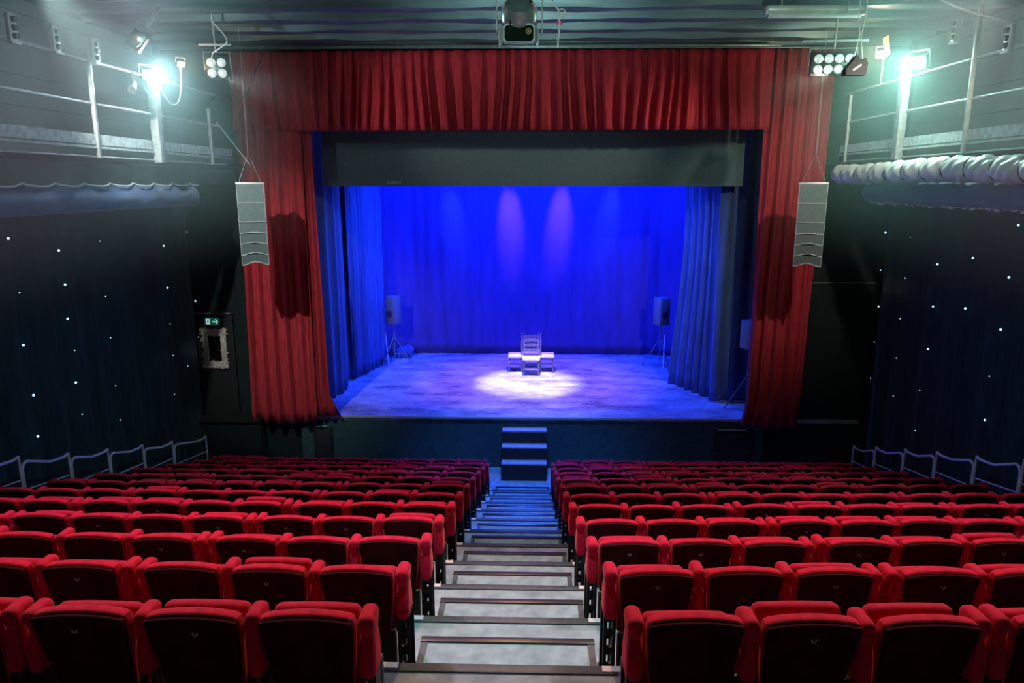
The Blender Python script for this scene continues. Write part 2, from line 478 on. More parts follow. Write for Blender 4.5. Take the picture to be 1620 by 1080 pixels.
# stage house
b = bmesh.new(); box(b, (0, 19.4, ZS - 0.05), (15, 7.1, 0.10)); struct('floor', b, 'stage_floor')
b = bmesh.new(); box(b, (0.0, 15.90, (ZF + ZS) / 2 - 0.05), (10.6, 0.10, ZS - ZF - 0.10)); struct('wall_stage_front', b, 'stage_front')
b = bmesh.new(); box(b, (0.13, 15.83, ZS - 0.02), (9.45, 0.05, 0.045)); struct('trim_1', b, 'stage_edge')
b = bmesh.new(); box(b, (0, 22.95, -1), (15, 0.2, 9)); struct('wall_back', b, 'black_wall')
b = bmesh.new(); box(b, (-7.5, 19.4, -1), (0.2, 7.1, 9)); struct('wall_stage_left', b, 'black_wall')
b = bmesh.new(); box(b, (7.5, 19.4, -1), (0.2, 7.1, 9)); struct('wall_stage_right', b, 'black_wall')
b = bmesh.new(); box(b, (0, 19.4, 3.1), (15, 7.1, 0.2)); struct('ceiling_stage', b, 'black_wall')
# wall behind the camera closes the hall
b = bmesh.new(); box(b, (0, -3.0, -1), (15.6, 0.2, 9)); struct('wall_rear', b, 'black_wall')


# dark door with grey lintel above, at the left of the curtain
b = bmesh.new(); box(b, (-7.16, 15.80, (-2.84 - 5.18) / 2), (0.98, 0.08, 2.34), bevel=0.01)
d = struct('door_1', b, 'door_black')
b = bmesh.new(); box(b, (-7.17, 15.74, -2.825), (0.96, 0.05, 0.025)); o = obj('door_lintel', b, 'trim', d, False)
b = bmesh.new(); box(b, (-6.9, 15.62, -5.21), (1.65, 0.5, 0.06)); struct('trim_2', b, 'door_black')
b = bmesh.new(); box(b, (-6.9, 15.66, (-5.24 + ZF) / 2), (1.6, 0.42, -5.24 - ZF)); struct('wall_ledge', b, 'black_wall')


# small hatches in the stage front
def hatch(x0, x1, label):
    t = thing('stage_hatch', label, 'hatch', ((x0 + x1) / 2, 15.84, ZF))
    wd = x1 - x0
    b = bmesh.new(); box(b, (0, 0, 0.45), (wd - 0.04, 0.05, 0.88), bevel=0.01); obj('panel', b, 'step_black', t)
    b = bmesh.new()
    box(b, (-wd / 2, 0, 0.47), (0.05, 0.07, 0.94)); box(b, (wd / 2, 0, 0.47), (0.05, 0.07, 0.94))
    obj('frame', b, 'door_black', t, False)
    b = bmesh.new(); box(b, (-wd * 0.1, -0.03, 0.975), (wd * 0.75, 0.03, 0.022)); obj('top_trim', b, 'stage_edge', t, False)


hatch(-4.98, -4.60, 'narrow black hatch in the stage front below the left red curtain')
hatch(4.22, 5.05, 'wide black hatch in the stage front below the right red curtain')


# ------------------------------------------------------------------ drapes
def drape(name, path, z0, z1, m, amp=0.06, wl=0.16, seed=1, gather=1.0, nz=26, res=0.018, label=None, cat='curtain',
          thick=0.006, bottom=None, top_amp=0.35, parent=None, chaos=0.5, lean=None, group=None, fold=1.3):
    """pleated cloth hung along path [(x,y)...] between z0 and z1 (bottom(u) offsets the hem)"""
    rnd = random.Random(seed)
    P = [Vector(p) for p in path]
    L = [0]
    for a, c in zip(P, P[1:]): L.append(L[-1] + (c - a).length)
    T = L[-1]; nx = max(8, int(T / res))
    # irregular phase table
    ph = [0.0]
    knots = int(T / wl) + 3
    steps = [wl * (1 + chaos * (rnd.random() - 0.5) * 1.4) for _ in range(knots * 2)]
    amps = [0.45 + rnd.random() * 0.75 for _ in range(knots * 2 + 2)]
    cum = [0]
    for s_ in steps: cum.append(cum[-1] + s_)
    bm = bmesh.new(); rows = []
    for j in range(nz + 1):
        v = j / nz; row = []
        env = top_amp + (1 - top_amp) * min(1, (1 - v) * 1.6)
        for i in range(nx + 1):
            s = T * i / nx
            k = 0
            while k < len(L) - 2 and s > L[k + 1]: k += 1
            f = (s - L[k]) / (L[k + 1] - L[k])
            p = P[k].lerp(P[k + 1], min(1, f)); t = (P[k + 1] - P[k]).normalized(); nrm = Vector((t.y, -t.x))
            sw = s + 0.05 * sin(v * 3 + seed) * sin(s * 2.1 + seed)
            q = 0
            while q < len(cum) - 2 and sw > cum[q + 1]: q += 1
            g = (sw - cum[q]) / (cum[q + 1] - cum[q])
            a = amps[q] * (1 - g) + amps[q + 1] * g
            # rounded fold: pinched between pleats
            wv = max(-1, min(1, -cos(2 * pi * g) * 1.9 + 0.15)) if fold == 'box' else abs(sin(pi * g)) ** fold * 2 - 0.9
            d = amp * a * wv * env + 0.012 * sin(s * 17 + v * 5 + seed) * (1 - v)
            d2 = 0.25 * amp * sin(2 * pi * g) * env
            x = p.x + nrm.x * d + t.x * d2; y = p.y + nrm.y * d + t.y * d2
            zb = z0 + (bottom(i / nx) if bottom else 0)
            z = zb + (z1 - zb) * v
            if lean:
                lx, ly = lean(i / nx, v); x += lx; y += ly
            row.append(bm.verts.new((x, y, z)))
        rows.append(row)
    for A, B in zip(rows, rows[1:]):
        for i in range(nx): bm.faces.new((A[i], A[i + 1], B[i + 1], B[i]))
    o = obj(name, bm, m, parent, True)
    md = o.modifiers.new('solid', 'SOLIDIFY'); md.thickness = thick; md.offset = 0
    if label: tag(o, label, cat, group)
    return o


# red house curtain
drape('stage_curtain', [(-6.35, 15.52), (-5.4, 15.50), (-4.84, 15.56)], -5.27, 1.30, 'red_velvet', 0.085, 0.29, seed=3, fold='box',
      label='red velvet curtain hanging at the left side of the stage, outer panel', res=0.016,
      bottom=lambda u: 0.02 * sin(u * 9), top_amp=0.6, lean=lambda u, v: (0.28 * v * (1 - u) * 0.6 + 0.02, 0))
drape('stage_curtain', [(-4.93, 15.62), (-4.52, 15.66)], -5.16, 1.30, 'red_velvet', 0.06, 0.11, seed=5,
      label='narrow bunched red curtain at the left edge of the stage opening, flared at its foot', res=0.008,
      top_amp=0.7, lean=lambda u, v: (-0.17 * min(1, v * 1.3) * 0.6 * u + (0.22 * u * max(0, 0.08 - v) / 0.08 if v < 0.08 else 0) - 0.02, 0))
drape('stage_curtain', [(4.76, 15.62), (5.30, 15.52), (6.02, 15.50)], -5.27, 2.62, 'red_velvet', 0.075, 0.23, seed=11, fold='box',
      label='tall red velvet curtain hanging at the right side of the stage', res=0.012,
      top_amp=0.7, lean=lambda u, v: (-0.12 * (1 - v) * u + (-0.10 * (1 - u) * max(0, 0.06 - v) / 0.06), 0))
drape('curtain_valance', [(-6.2, 15.46), (4.78, 15.38)], 1.06, 2.60, 'red_velvet', 0.085, 0.255, seed=21, nz=12, fold='box',
      label='long pleated red velvet valance across the top of the stage', cat='valance', top_amp=0.5, chaos=0.7,
      res=0.010, lean=lambda u, v: (0.0, 0.0))
b = bmesh.new(); box(b, (-0.7, 15.36, 2.66), (11.2, 0.05, 0.05), bevel=0.01)
cyl(b, (-6.3, 15.28, 2.64), (5.9, 15.28, 2.60), 0.012)
t = obj('curtain_rail', b, 'lamp_grey'); tag(t, 'long metal curtain rail under the ceiling above the red valance', 'rail')

# stage drapes
drape('backdrop_curtain', [(-6.0, 20.9), (-4.5, 21.6), (-3.6, 22.15), (3.9, 22.1), (4.7, 21.5), (5.6, 20.9)], ZS + 0.02, 2.4,
      'backdrop', 0.022, 0.85, seed=31, label='wide backdrop curtain lit blue at the back of the stage', res=0.05,
      top_amp=0.8, chaos=0.9)
drape('stage_leg_curtain', [(-5.25, 16.35), (-5.02, 16.9), (-4.80, 17.5), (-4.86, 18.3)], ZS + 0.02, 2.4, 'leg_cloth', 0.09, 0.30,
      seed=41, label='dark side curtain on the left of the stage, nearest the front', res=0.02, top_amp=0.8)
drape('stage_leg_curtain', [(-4.78, 19.0), (-4.62, 19.6), (-4.30, 20.7)], ZS + 0.02, 2.4, 'leg_cloth', 0.07, 0.24, seed=43,
      label='bright blue-lit side curtain on the left, behind the black gap', res=0.02, top_amp=0.8)
drape('stage_leg_curtain', [(-5.8, 18.8), (-4.75, 18.85)], ZS + 0.02, 2.4, 'leg_cloth', 0.05, 0.24, seed=44,
      label='dark edge-on curtain between the two left side curtains', res=0.03, top_amp=0.8)
drape('stage_leg_curtain', [(3.62, 18.9), (4.10, 18.1), (4.46, 17.3)], ZS + 0.02, 2.4, 'leg_cloth', 0.10, 0.34, seed=47,
      label='bright blue-lit side curtain on the right of the stage', res=0.02, top_amp=0.8,
      lean=lambda u, v: (0.22 * abs(sin(v * pi)) ** 1.5 * (1 - u) + 0.12 * v * (1 - u), 0))
drape('stage_leg_curtain', [(4.34, 17.12), (5.0, 17.2), (5.9, 17.2)], ZS + 0.02, 2.4, 'leg_cloth', 0.05, 0.5, seed=49,
      label='dark smooth side curtain on the right behind the speaker on a tripod', res=0.03, top_amp=0.8)
drape('stage_leg_curtain', [(-6.6, 16.3), (-5.2, 16.35)], ZS + 0.02, 2.4, 'leg_cloth', 0.05, 0.3, seed=51,
      label='dark curtain strip at the far left just inside the stage opening', res=0.03)

# border across the opening
b = bmesh.new(); box(b, (-0.02, 16.6, 1.10), (9.35, 0.03, 2.33), bevel=0.008)
bt = obj('stage_border', b, 'border_cloth'); tag(bt, 'plain grey-green border cloth hanging below the red valance', 'border')
b = bmesh.new()
x = -3.24
for k in range(8):
    hh = [0.045, 0.06, 0.05, 0.045, 0.06, 0.045, 0.05, 0.06][k]
    box(b, (x, 16.575, 0.02 + (0.008 if k in (5, 7) else 0)), (0.022, 0.008, hh)); x += 0.041
o = obj('printed_mark', b, 'white_hem', bt, False); o['label'] = 'small illegible pale lettering'
b = bmesh.new(); box(b, (0, 16.6, 2.28), (9.3, 0.06, 0.06))
o = obj('batten', b, 'black_steel', bt, False)


# star cloths on the side walls
def star_cloth(side):
    if side == 'left':
        X = -7.45; path = [(X, 3.0), (X - 0.02, 15.65)]
        z1 = -0.25; lab = 'black star cloth hanging on the left wall with pinpoint lights'
        st = [(13, 377, 1), (93, 396, 1), (158, 381, 0), (259, 389, 1), (296, 367, 0), (103, 450, 1), (31, 463, 0), (167, 469, 0),
              (265, 455, 1), (309, 476, 1), (107, 504, 1), (37, 546, 1), (175, 534, 0), (269, 512, 0), (118, 554, 0), (274, 562, 0),
              (120, 605, 1), (53, 625, 1), (183, 610, 0), (276, 624, 0), (297, 579, 0), (130, 655, 0), (60, 690, 1), (190, 664, 0), (314, 533, 0)]
    else:
        X = 7.30; path = [(X + 0.02, 15.3), (X, 3.0)]
        z1 = -0.25; lab = 'black star cloth hanging on the right wall with pinpoint lights'
        st = [(1401, 368, 1), (1440, 375, 0), (1611, 356, 1), (1483, 418, 1), (1539, 408, 1), (1393, 427, 0), (1432, 440, 0), (1596, 439, 1),
              (1390, 485, 1), (1476, 485, 1), (1527, 488, 1), (1424, 504, 0), (1583, 521, 1), (1383, 541, 0), (1468, 552, 1), (1418, 566, 0),
              (1565, 595, 0), (1377, 598, 0), (1455, 617, 0), (1413, 626, 0), (1558, 664, 1), (1448, 681, 0)]
    o = drape('star_curtain', path, ZF + 0.05, z1, 'star_cloth', 0.03, 0.9, seed=60 + (side == 'left'), res=0.07,
              label=lab, top_amp=0.5, chaos=1.0)
    sg = 1 if side == 'left' else -1
    fw = Vector((-sin(YAW) * cos(PITCH), cos(YAW) * cos(PITCH), -sin(PITCH)))
    rt = Vector((cos(YAW), sin(YAW), 0)); up = rt.cross(fw)
    led = {}
    for bright in (0, 1):
        b = bmesh.new(); bmesh.ops.create_icosphere(b, subdivisions=2, radius=0.017 if bright else 0.010)
        me = bpy.data.meshes.new('star_light'); b.to_mesh(me); b.free()
        me.materials.append(M['star_led'] if bright else M['star_led_dim']); led[bright] = me
    for (x, y, br) in st:
        r = fw + rt * ((x - 810) / F) - up * ((y - 540) / F)
        XX = X + sg * 0.07
        t = XX / r.x
        p = r * t
        if p.y > 15.6: p = p * (15.6 / p.y)
        s = bpy.data.objects.new('star_light', led[br]); C.objects.link(s); s.parent = o; s.location = p
        s['label'] = 'bright pinpoint light' if br else 'faint pinpoint light'
    return o


star_cloth('left'); star_cloth('right')


# fabric swag under the left gallery
def bulge(name, X, y0, y1, ztop, zbot, out, m, label, scal=0.0, cat='drape', n=9, ny=120, sg=1, tap=True):
    bm = bmesh.new(); rows = []
    for j in range(n + 1):
        v = j / n; row = []
        for i in range(ny + 1):
            u = i / ny; y = y0 + (y1 - y0) * u
            zt = ztop + (scal * abs(sin(pi * (y - y0) / 0.62)) ** 0.5 * -1 if scal else 0)
            z = zt + (zbot - zt) * v
            d = out * sin(pi * min(1, v * 0.9 + 0.05)) ** 0.6 + 0.010 * sin(y * 7 + v * 3)
            row.append(bm.verts.new((X + sg * d, y, z)))
        rows.append(row)
    for A, B in zip(rows, rows[1:]):
        for i in range(ny): bm.faces.new((A[i], A[i + 1], B[i + 1], B[i]))
    o = obj(name, bm, m)
    md = o.modifiers.new('solid', 'SOLIDIFY'); md.thickness = 0.012; md.offset = 0
    if label: tag(o, label, cat)
    return o


sw = bulge('blue_swag', -6.15, 5.0, 13.3, 0.0, -0.385, 0.12, 'blue_swag',
           'long dark blue cloth swag with white scalloped top edge below the left gallery', 0.05)
bm = bmesh.new(); pts = []
for i in range(241):
    y = 5.0 + 8.3 * i / 240
    pts.append((-6.10 + 0.06 * abs(sin(pi * (y - 5.0) / 0.62)), y, 0.0 - 0.05 * abs(sin(pi * (y - 5.0) / 0.62)) ** 0.5 + 0.012))
tube(bm, pts, 0.012, 6); obj('hem', bm, 'white_hem', sw)['label'] = 'white scalloped hem'
sw2 = bulge('blue_swag', 6.10, 5.0, 13.5, 0.02, -0.32, 0.16, 'blue_swag',
            'long dark blue cloth swag hanging below the silver padding on the right', 0.0, sg=-1)
bm = bmesh.new()
for i in range(47):
    y = 5.1 + i * 0.18; box(bm, (6.06, y, -0.335 + 0.012 * sin(i * 2.1)), (0.03, 0.13, 0.035), rot=(0.15 * sin(i), 0, 0))
obj('tasselled_edge', bm, 'kick', sw2, False)
# puffy silver padding on the right
bm = bmesh.new(); ny = 520; nseg = 28; rows = []
for i in range(ny + 1):
    y = 5.0 + 9.6 * i / ny
    ph = ((y - 5.0) / 0.56) % 1.0
    pf = 0.72 + 0.28 * (abs(sin(pi * ph)) ** 0.45)
    endt = min(1, (14.6 - y) / 0.35) ** 0.5 if y < 14.6 else 0.0
    row = []
    for k in range(nseg):
        a = 2 * pi * k / nseg
        tw = 0.016 * sin(a * 3 + y * 19) + 0.018 * sin(a * 5 - y * 31 + 1) * pf
        r = 0.19 * pf * max(endt, 0.05) * (1 + tw * 3)
        row.append(bm.verts.new((5.83 + r * 0.9 * cos(a), y, 0.175 + r * 0.92 * sin(a) + 0.02 * sin(y * 1.3))))
    rows.append(row)
for A, B in zip(rows, rows[1:]):
    for k in range(nseg): bm.faces.new((A[k], A[(k + 1) % nseg], B[(k + 1) % nseg], B[k]))
bm.faces.new(rows[0]); bm.faces.new(list(reversed(rows[-1])))
o = obj('silver_padding', bm, 'silver_pad'); tag(o, 'puffy silver fabric roll tied at intervals below the right gallery', 'padding')
bm = bmesh.new()
for i in range(1, 17):
    y = 5.0 + 0.56 * i
    bm = bmesh.new()
    tube(bm, [(5.83 + 0.132 * cos(a), y, 0.175 + 0.138 * sin(a) + 0.02 * sin(y * 1.3)) for a in [2 * pi * k / 14 for k in range(14)]], 0.014, 6, True)
    obj('binding_cord', bm, 'black_cable', o)


# ------------------------------------------------------------------ technical galleries
def gallery(side):
    s = -1 if side == 'left' else 1
    X = 6.0 * s; wx = (XL if s < 0 else XR)
    zf = 0.37 if s < 0 else 0.43
    zr = (1.06, 1.62) if s < 0 else (1.13, 1.66)
    b = bmesh.new(); box(b, ((X + wx) / 2 - s * 0.03, 9.0, zf - 0.035), (abs(wx - X) - 0.10, 13.0, 0.05))
    for k in range(8): box(b, ((X + wx) / 2 + s * 0.2, 4.0 + k * 1.6, zf - 0.10), (abs(wx - X) - 0.8, 0.06, 0.10))
    g = obj('gallery_deck', b, 'gal_dark', None, False)
    tag(g, 'dark technical gallery deck running along the %s wall' % side, 'gallery')
    r = thing('gallery_railing', 'pale steel railing with kick board along the %s gallery' % side, 'railing', (X, 0, zf),
              group='gallery railings')
    for z in zr:
        b = bmesh.new(); cyl(b, (0, 3.2, z - zf), (0, 14.3 if s < 0 else 14.7, z - zf), 0.022 if z == zr[0] else 0.02); obj('rail', b, 'gal_steel', r)
    b = bmesh.new(); box(b, (0, 9.0, 0.20 + 0.02), (0.03, 11.6, 0.14)); box(b, (0, 9.0, 0.115), (0.045, 11.6, 0.03)); obj('kick_board', b, 'kick', r, False)
    b = bmesh.new(); cyl(b, (0, 3.2, -0.01), (0, 14.5, -0.01), 0.012); obj('lower_edge', b, 'gal_steel', r)
    posts = ((4.2, 1.5), (7.2, 1.3), (10.2, 1.37), (13.85, 0.98)) if s < 0 else ((4.6, 1.5), (7.6, 1.5), (10.6, 2.3), (14.5, 1.2))
    for y, h in posts:
        b = bmesh.new(); box(b, (-s * 0.02, y, h / 2 - 0.02), (0.05, 0.05, h + 0.02), bevel=0.004); obj('post', b, 'gal_steel', r)
    y, h, wd = (11.82, 1.24, 0.13) if s < 0 else (12.42, 1.32, 0.12)
    b = bmesh.new(); box(b, (-s * 0.05, y, h / 2 - 0.03), (wd, 0.16, h + 0.04), bevel=0.008)
    o = obj('post', b, 'gal_steel', r); o['label'] = 'thick bright post under the floodlight'
    # back panel of the gallery
    b = bmesh.new(); box(b, (wx - s * 0.03, 9.0, 1.55), (0.05, 12.8, 2.3))
    for k in range(5): box(b, (wx - s * 0.07, 9.0, 0.7 + k * 0.45), (0.04, 12.8, 0.03))
    o = struct('wall_gallery_%s' % side, b, 'gal_wall')
    # under-deck drop wall
    b = bmesh.new(); box(b, (X + s * 0.30, 9.2, 0.13), (0.04, 12.9, 0.30)); o = struct('wall_under_gallery_%s' % side, b, 'gal_wall')
    return r


gallery('left'); gallery('right')
# leaning braces behind the left rail
b = bmesh.new(); prism(b, [(8.2, 0.40), (8.75, 0.40), (8.05, 1.75), (7.5, 1.75)], -6.75, -6.70, 'x')
o = obj('leaning_board', b, 'kick', None, False); tag(o, 'grey board leaning on the left gallery behind the railing', 'board')


# small wall sockets clamped on the gallery rails
def sock(x, y, z, label, s):
    t = thing('socket_box', label, 'socket box', (x, y, z), 0 if s < 0 else pi, 'socket boxes on the gallery rails')
    b = bmesh.new(); box(b, (0.05, 0, 0.16), (0.05, 0.13, 0.30), bevel=0.008); obj('back_plate', b, 'silver_pad', t)
    b = bmesh.new()
    for k in range(3): cyl(b, (0.07, 0, 0.07 + k * 0.09), (0.115, 0, 0.06 + k * 0.09), 0.036, 0.034, 12)
    obj('socket', b, 'lamp_body', t)
    b = bmesh.new(); box(b, (0.06, 0, -0.01), (0.08, 0.16, 0.02)); obj('bracket', b, 'array_edge', t, False)


for x, y, z, l in ((-6.0, 8.70, 1.58, 'pale socket box on the left gallery rail, nearest the left edge of the photo'),
                   (-6.0, 9.48, 1.60, 'pale socket box on the left gallery rail, middle of three'),
                   (-6.0, 10.32, 1.60, 'pale socket box on the left gallery rail, closest to the bright floodlight')):
    sock(x, y, z, l, -1)
for x, y, z, l in ((6.0, 9.85, 1.62, 'pale socket box on the right gallery rail at the right edge of the photo'),
                   (6.0, 11.1, 1.95, 'small dim socket box high on the right gallery beside the floodlight glare')):
    sock(x, y, z, l, 1)


# lamps ------------------------------------------------------------
def flood(name, loc, face, lensmat, label, sz=0.13, cat='floodlight', stem=0.0):
    t = thing(name, label, cat, loc)
    q = Vector(face).to_track_quat('-Y', 'Z'); t.rotation_euler = q.to_euler()
    b = bmesh.new(); box(b, (0, 0.09, 0), (sz * 2, 0.14, sz * 1.5), bevel=0.015)
    for k in range(5): box(b, (-sz * 0.8 + k * sz * 0.4, 0.18, 0), (0.012, 0.05, sz * 1.3))
    obj('housing', b, 'lamp_body', t)
    b = bmesh.new(); box(b, (0, 0.012, 0), (sz * 1.7, 0.012, sz * 1.2), bevel=0.004); obj('lens', b, lensmat, t)
    b = bmesh.new(); tube(b, [(-sz * 1.08, 0.09, 0), (-sz * 1.08, 0.09, sz * 1.2), (sz * 1.08, 0.09, sz * 1.2), (sz * 1.08, 0.09, 0)], 0.012, 6); obj('yoke', b, 'gal_steel', t)
    if stem:
        b = bmesh.new(); inv = t.rotation_euler.to_matrix().inverted()
        cyl(b, (0, 0.12, 0), Vector((0, 0.12, 0)) + inv @ Vector((0, 0, -stem)), 0.014); obj('stem', b, 'gal_steel', t)
    return t


flood('floodlight', (-6.0, 11.85, 1.66), (0.75, -0.55, -0.25), 'flood_white', 'blazing white floodlight on the thick post of the left gallery', 0.11)
flood('floodlight', (6.0, 12.20, 1.84), (-0.7, -0.6, -0.25), 'flood_white', 'blazing white floodlight above the thick post of the right gallery', 0.14)
flood('floodlight', (-5.98, 12.93, 1.97), (0.55, -0.6, -0.55), 'amber_lens', 'small orange lit lamp beside the left floodlight', 0.07, stem=0.36)
flood('floodlight', (5.98, 13.43, 2.16), (-0.7, -0.6, -0.3), 'warm_lens', 'warm white lit lamp beside the right floodlight', 0.10, stem=0.52)
# colour-gel flap of the right warm lamp
b = bmesh.new(); prism(b, [(13.15, 2.08), (13.30, 2.40), (13.10, 2.42), (12.98, 2.10)], 5.93, 5.935, 'x')
o = obj('gel_sheet', b, mat('amber_gel', (0.9, 0.35, 0.15), 0.5), None, False)
tag(o, 'curled amber gel sheet beside the warm lamp on the right', 'gel sheet')


def cable(pts, r, m, label, cat='cable'):
    # Catmull-Rom through the points
    P = [Vector(p) for p in pts]; P = [P[0] * 2 - P[1]] + P + [P[-1] * 2 - P[-2]]
    out = []
    for i in range(1, len(P) - 2):
        for k in range(8):
            t = k / 8
            out.append(0.5 * ((2 * P[i]) + (-P[i - 1] + P[i + 1]) * t + (2 * P[i - 1] - 5 * P[i] + 4 * P[i + 1] - P[i + 2]) * t * t
                              + (-P[i - 1] + 3 * P[i] - 3 * P[i + 1] + P[i + 2]) * t ** 3))
    out.append(P[-2])
    b = bmesh.new(); tube(b, out, r, 6); o = obj('cable', b, m); tag(o, label, cat); return o


cable([(-5.93, 11.9, 1.68), (-5.93, 12.05, 1.45), (-5.93, 12.35, 1.27), (-5.93, 12.65, 1.40), (-5.95, 12.85, 1.92)], 0.012, 'white_cable',
      'white cable looping between the left floodlight and the orange lamp')
cable([(4.70, 10, 2.55), (5.06, 10, 2.30), (5.47, 10, 2.127), (5.84, 10, 2.036), (6.36, 10, 1.936), (7.2, 10, 1.86)], 0.013,
      'white_cable', 'pale cable sagging across the top right corner')


cable([(-5.25, 12.6, 2.72), (-5.24, 12.6, 2.578), (-5.096, 12.6, 2.413), (-5.034, 12.6, 2.276), (-5.19, 12.65, 2.179), (-5.35, 12.75, 2.12), (-5.42, 12.85, 2.0), (-5.44, 12.9, 1.9)], 0.009,
      'white_cable', 'thin white cable curling down to the four-lamp light at top left')
cable([(-5.95, 13.9, 1.5), (-5.62, 13.7, 1.62), (-5.30, 13.7, 1.50), (-5.12, 13.7, 1.75), (-4.92, 13.6, 2.05), (-4.80, 13.6, 2.25)], 0.012,
      'black_cable', 'dark cable looping right of the four-lamp light')


def blinder(loc, nx, nz, d, label, rotz, tilt):
    t = thing('blinder_lamp', label, 'stage lamp', loc, rotz)
    t.rotation_euler = (tilt, 0, rotz)
    W, H = nx * d, nz * d
    b = bmesh.new()
    box(b, (0, 0.07, 0), (W + 0.05, 0.12, H + 0.05), bevel=0.012); obj('housing', b, 'lamp_body', t)
    for i in range(nx):
        for j in range(nz):
            b = bmesh.new()
            c = (-W / 2 + (i + 0.5) * d, 0.005, -H / 2 + (j + 0.5) * d)
            lathe(b, [(d * 0.40, 0.0), (d * 0.44, 0.012), (d * 0.44, 0.03), (d * 0.30, 0.04)], c, 16, rot=(pi / 2, 0, 0))
            obj('bulb', b, 'reflector', t)
    b = bmesh.new()
    tube(b, [(-W / 2 - 0.05, 0.05, -0.03), (-W / 2 - 0.05, 0.05, H / 2 + 0.08), (W / 2 + 0.05, 0.05, H / 2 + 0.08), (W / 2 + 0.05, 0.05, -0.03)], 0.01, 6)
    obj('yoke', b, 'gal_steel', t)
    b = bmesh.new(); cyl(b, (-W * 0.8, 0.05, H / 2 + 0.20), (W * 0.8, 0.05, H / 2 + 0.20), 0.022); cyl(b, (0, 0.05, H / 2 + 0.07), (0, 0.05, H / 2 + 0.90), 0.015)
    obj('hanging_bar', b, 'gal_steel', t)
    return t


blinder((-5.40, 13.0, 1.93), 2, 2, 0.17, 'four-lamp stage light hanging at the top left of the red curtain', 0.1, 0.15)
blinder((5.02, 13.0, 1.95), 4, 2, 0.165, 'eight-lamp stage light hanging at the top right of the red curtain', -0.1, 0.1)


# small par lamp on two cords, right
t = thing('par_lamp', 'small black lamp dangling on two cords in front of the eight-lamp light', 'stage lamp', (4.55, 11.0, 1.62))
b = bmesh.new(); prism(b, [(-0.14, -0.13), (0.13, -0.13), (0.15, 0.03), (0.11, 0.10), (0.04, 0.06), (-0.01, 0.14), (-0.06, 0.06), (-0.15, -0.05)], -0.08, 0.08)
obj('housing', b, 'black_cable', t, False)
b = bmesh.new(); box(b, (0.0, -0.09, -0.03), (0.13, 0.01, 0.022), rot=(0, -0.6, 0)); obj('strip', b, 'barn_door', t, False)
b = bmesh.new()
tube(b, [(-0.02, 0, 0.12), (0.03, 0, 0.42), (-0.01, 0, 0.66), (0.0, 0, 1.1)], 0.007, 6)
tube(b, [(0.10, 0, 0.10), (0.05, 0, 0.40), (0.09, 0, 0.66), (0.08, 0, 1.1)], 0.007, 6)
obj('cord', b, 'white_cable', t)

# ceiling batten on the right
t = thing('batten_light', 'long unlit tubular batten fixed under the ceiling on the right', 'batten light', (4.28, 12.0, 2.545))
b = bmesh.new(); box(b, (0, 0, 0.05), (1.45, 0.16, 0.08), bevel=0.02); obj('housing', b, 'tube', t)
b = bmesh.new(); cyl(b, (-0.70, 0, -0.03), (0.70, 0, -0.03), 0.055, n=14); obj('lamp_tube', b, 'tube', t)
b = bmesh.new(); box(b, (-0.73, 0, 0.02), (0.05, 0.15, 0.13), bevel=0.015); box(b, (0.73, 0, 0.02), (0.05, 0.15, 0.13), bevel=0.015)
for hx in (-0.5, 0.5): cyl(b, (hx, 0, 0.08), (hx, 0, 0.36), 0.012)
box(b, (0.45, -0.03, 0.02), (0.04, 0.12, 0.12), bevel=0.01); obj('bracket', b, 'array_edge', t)

# hanging moving lamp at the far left under the ceiling
t = thing('moving_lamp', 'dark cluster lamp hanging under the ceiling left of the floodlight', 'stage lamp', (-5.75, 11.1, 2.02))
t.rotation_euler = (0, 0.6, 0.4)
b = bmesh.new(); box(b, (0, 0, 0.0), (0.20, 0.22, 0.26), bevel=0.02); cyl(b, (0, -0.10, -0.02), (0, -0.24, -0.03), 0.08, 0.09, 16); obj('housing', b, 'lamp_grey', t)
b = bmesh.new(); tube(b, [(-0.13, 0, 0), (-0.13, 0, 0.25), (0.13, 0, 0.25), (0.13, 0, 0)], 0.014, 6); box(b, (0, 0, 0.42), (0.05, 0.05, 0.36)); obj('yoke', b, 'gal_steel', t)
b = bmesh.new(); lathe(b, [(0.02, 0), (0.02, 0.01), (0.012, 0.018)], (0.05, -0.25, 0.02), 12, rot=(pi / 2, 0, 0)); o = obj('indicator', b, 'warm_lens', t)

# clamp cluster below the left floodlight
t = thing('clamp_lamp', 'small clamped lamp hanging below the left gallery rail by the floodlight', 'stage lamp', (-5.92, 11.2, 1.42))
b = bmesh.new(); cyl(b, (0.02, -0.05, 0.02), (0.12, -0.30, -0.10), 0.045, 0.06, 14); obj('housing', b, 'lamp_grey', t)
b = bmesh.new(); tube(b, [(0, 0, 0.2), (0.02, -0.02, 0.06), (0.05, -0.1, 0.0)], 0.012, 6); tube(b, [(0, 0.28, 0.2), (0.02, 0.25, 0.02), (0.04, 0.3, -0.08)], 0.012, 6); obj('bracket', b, 'barn_door', t)

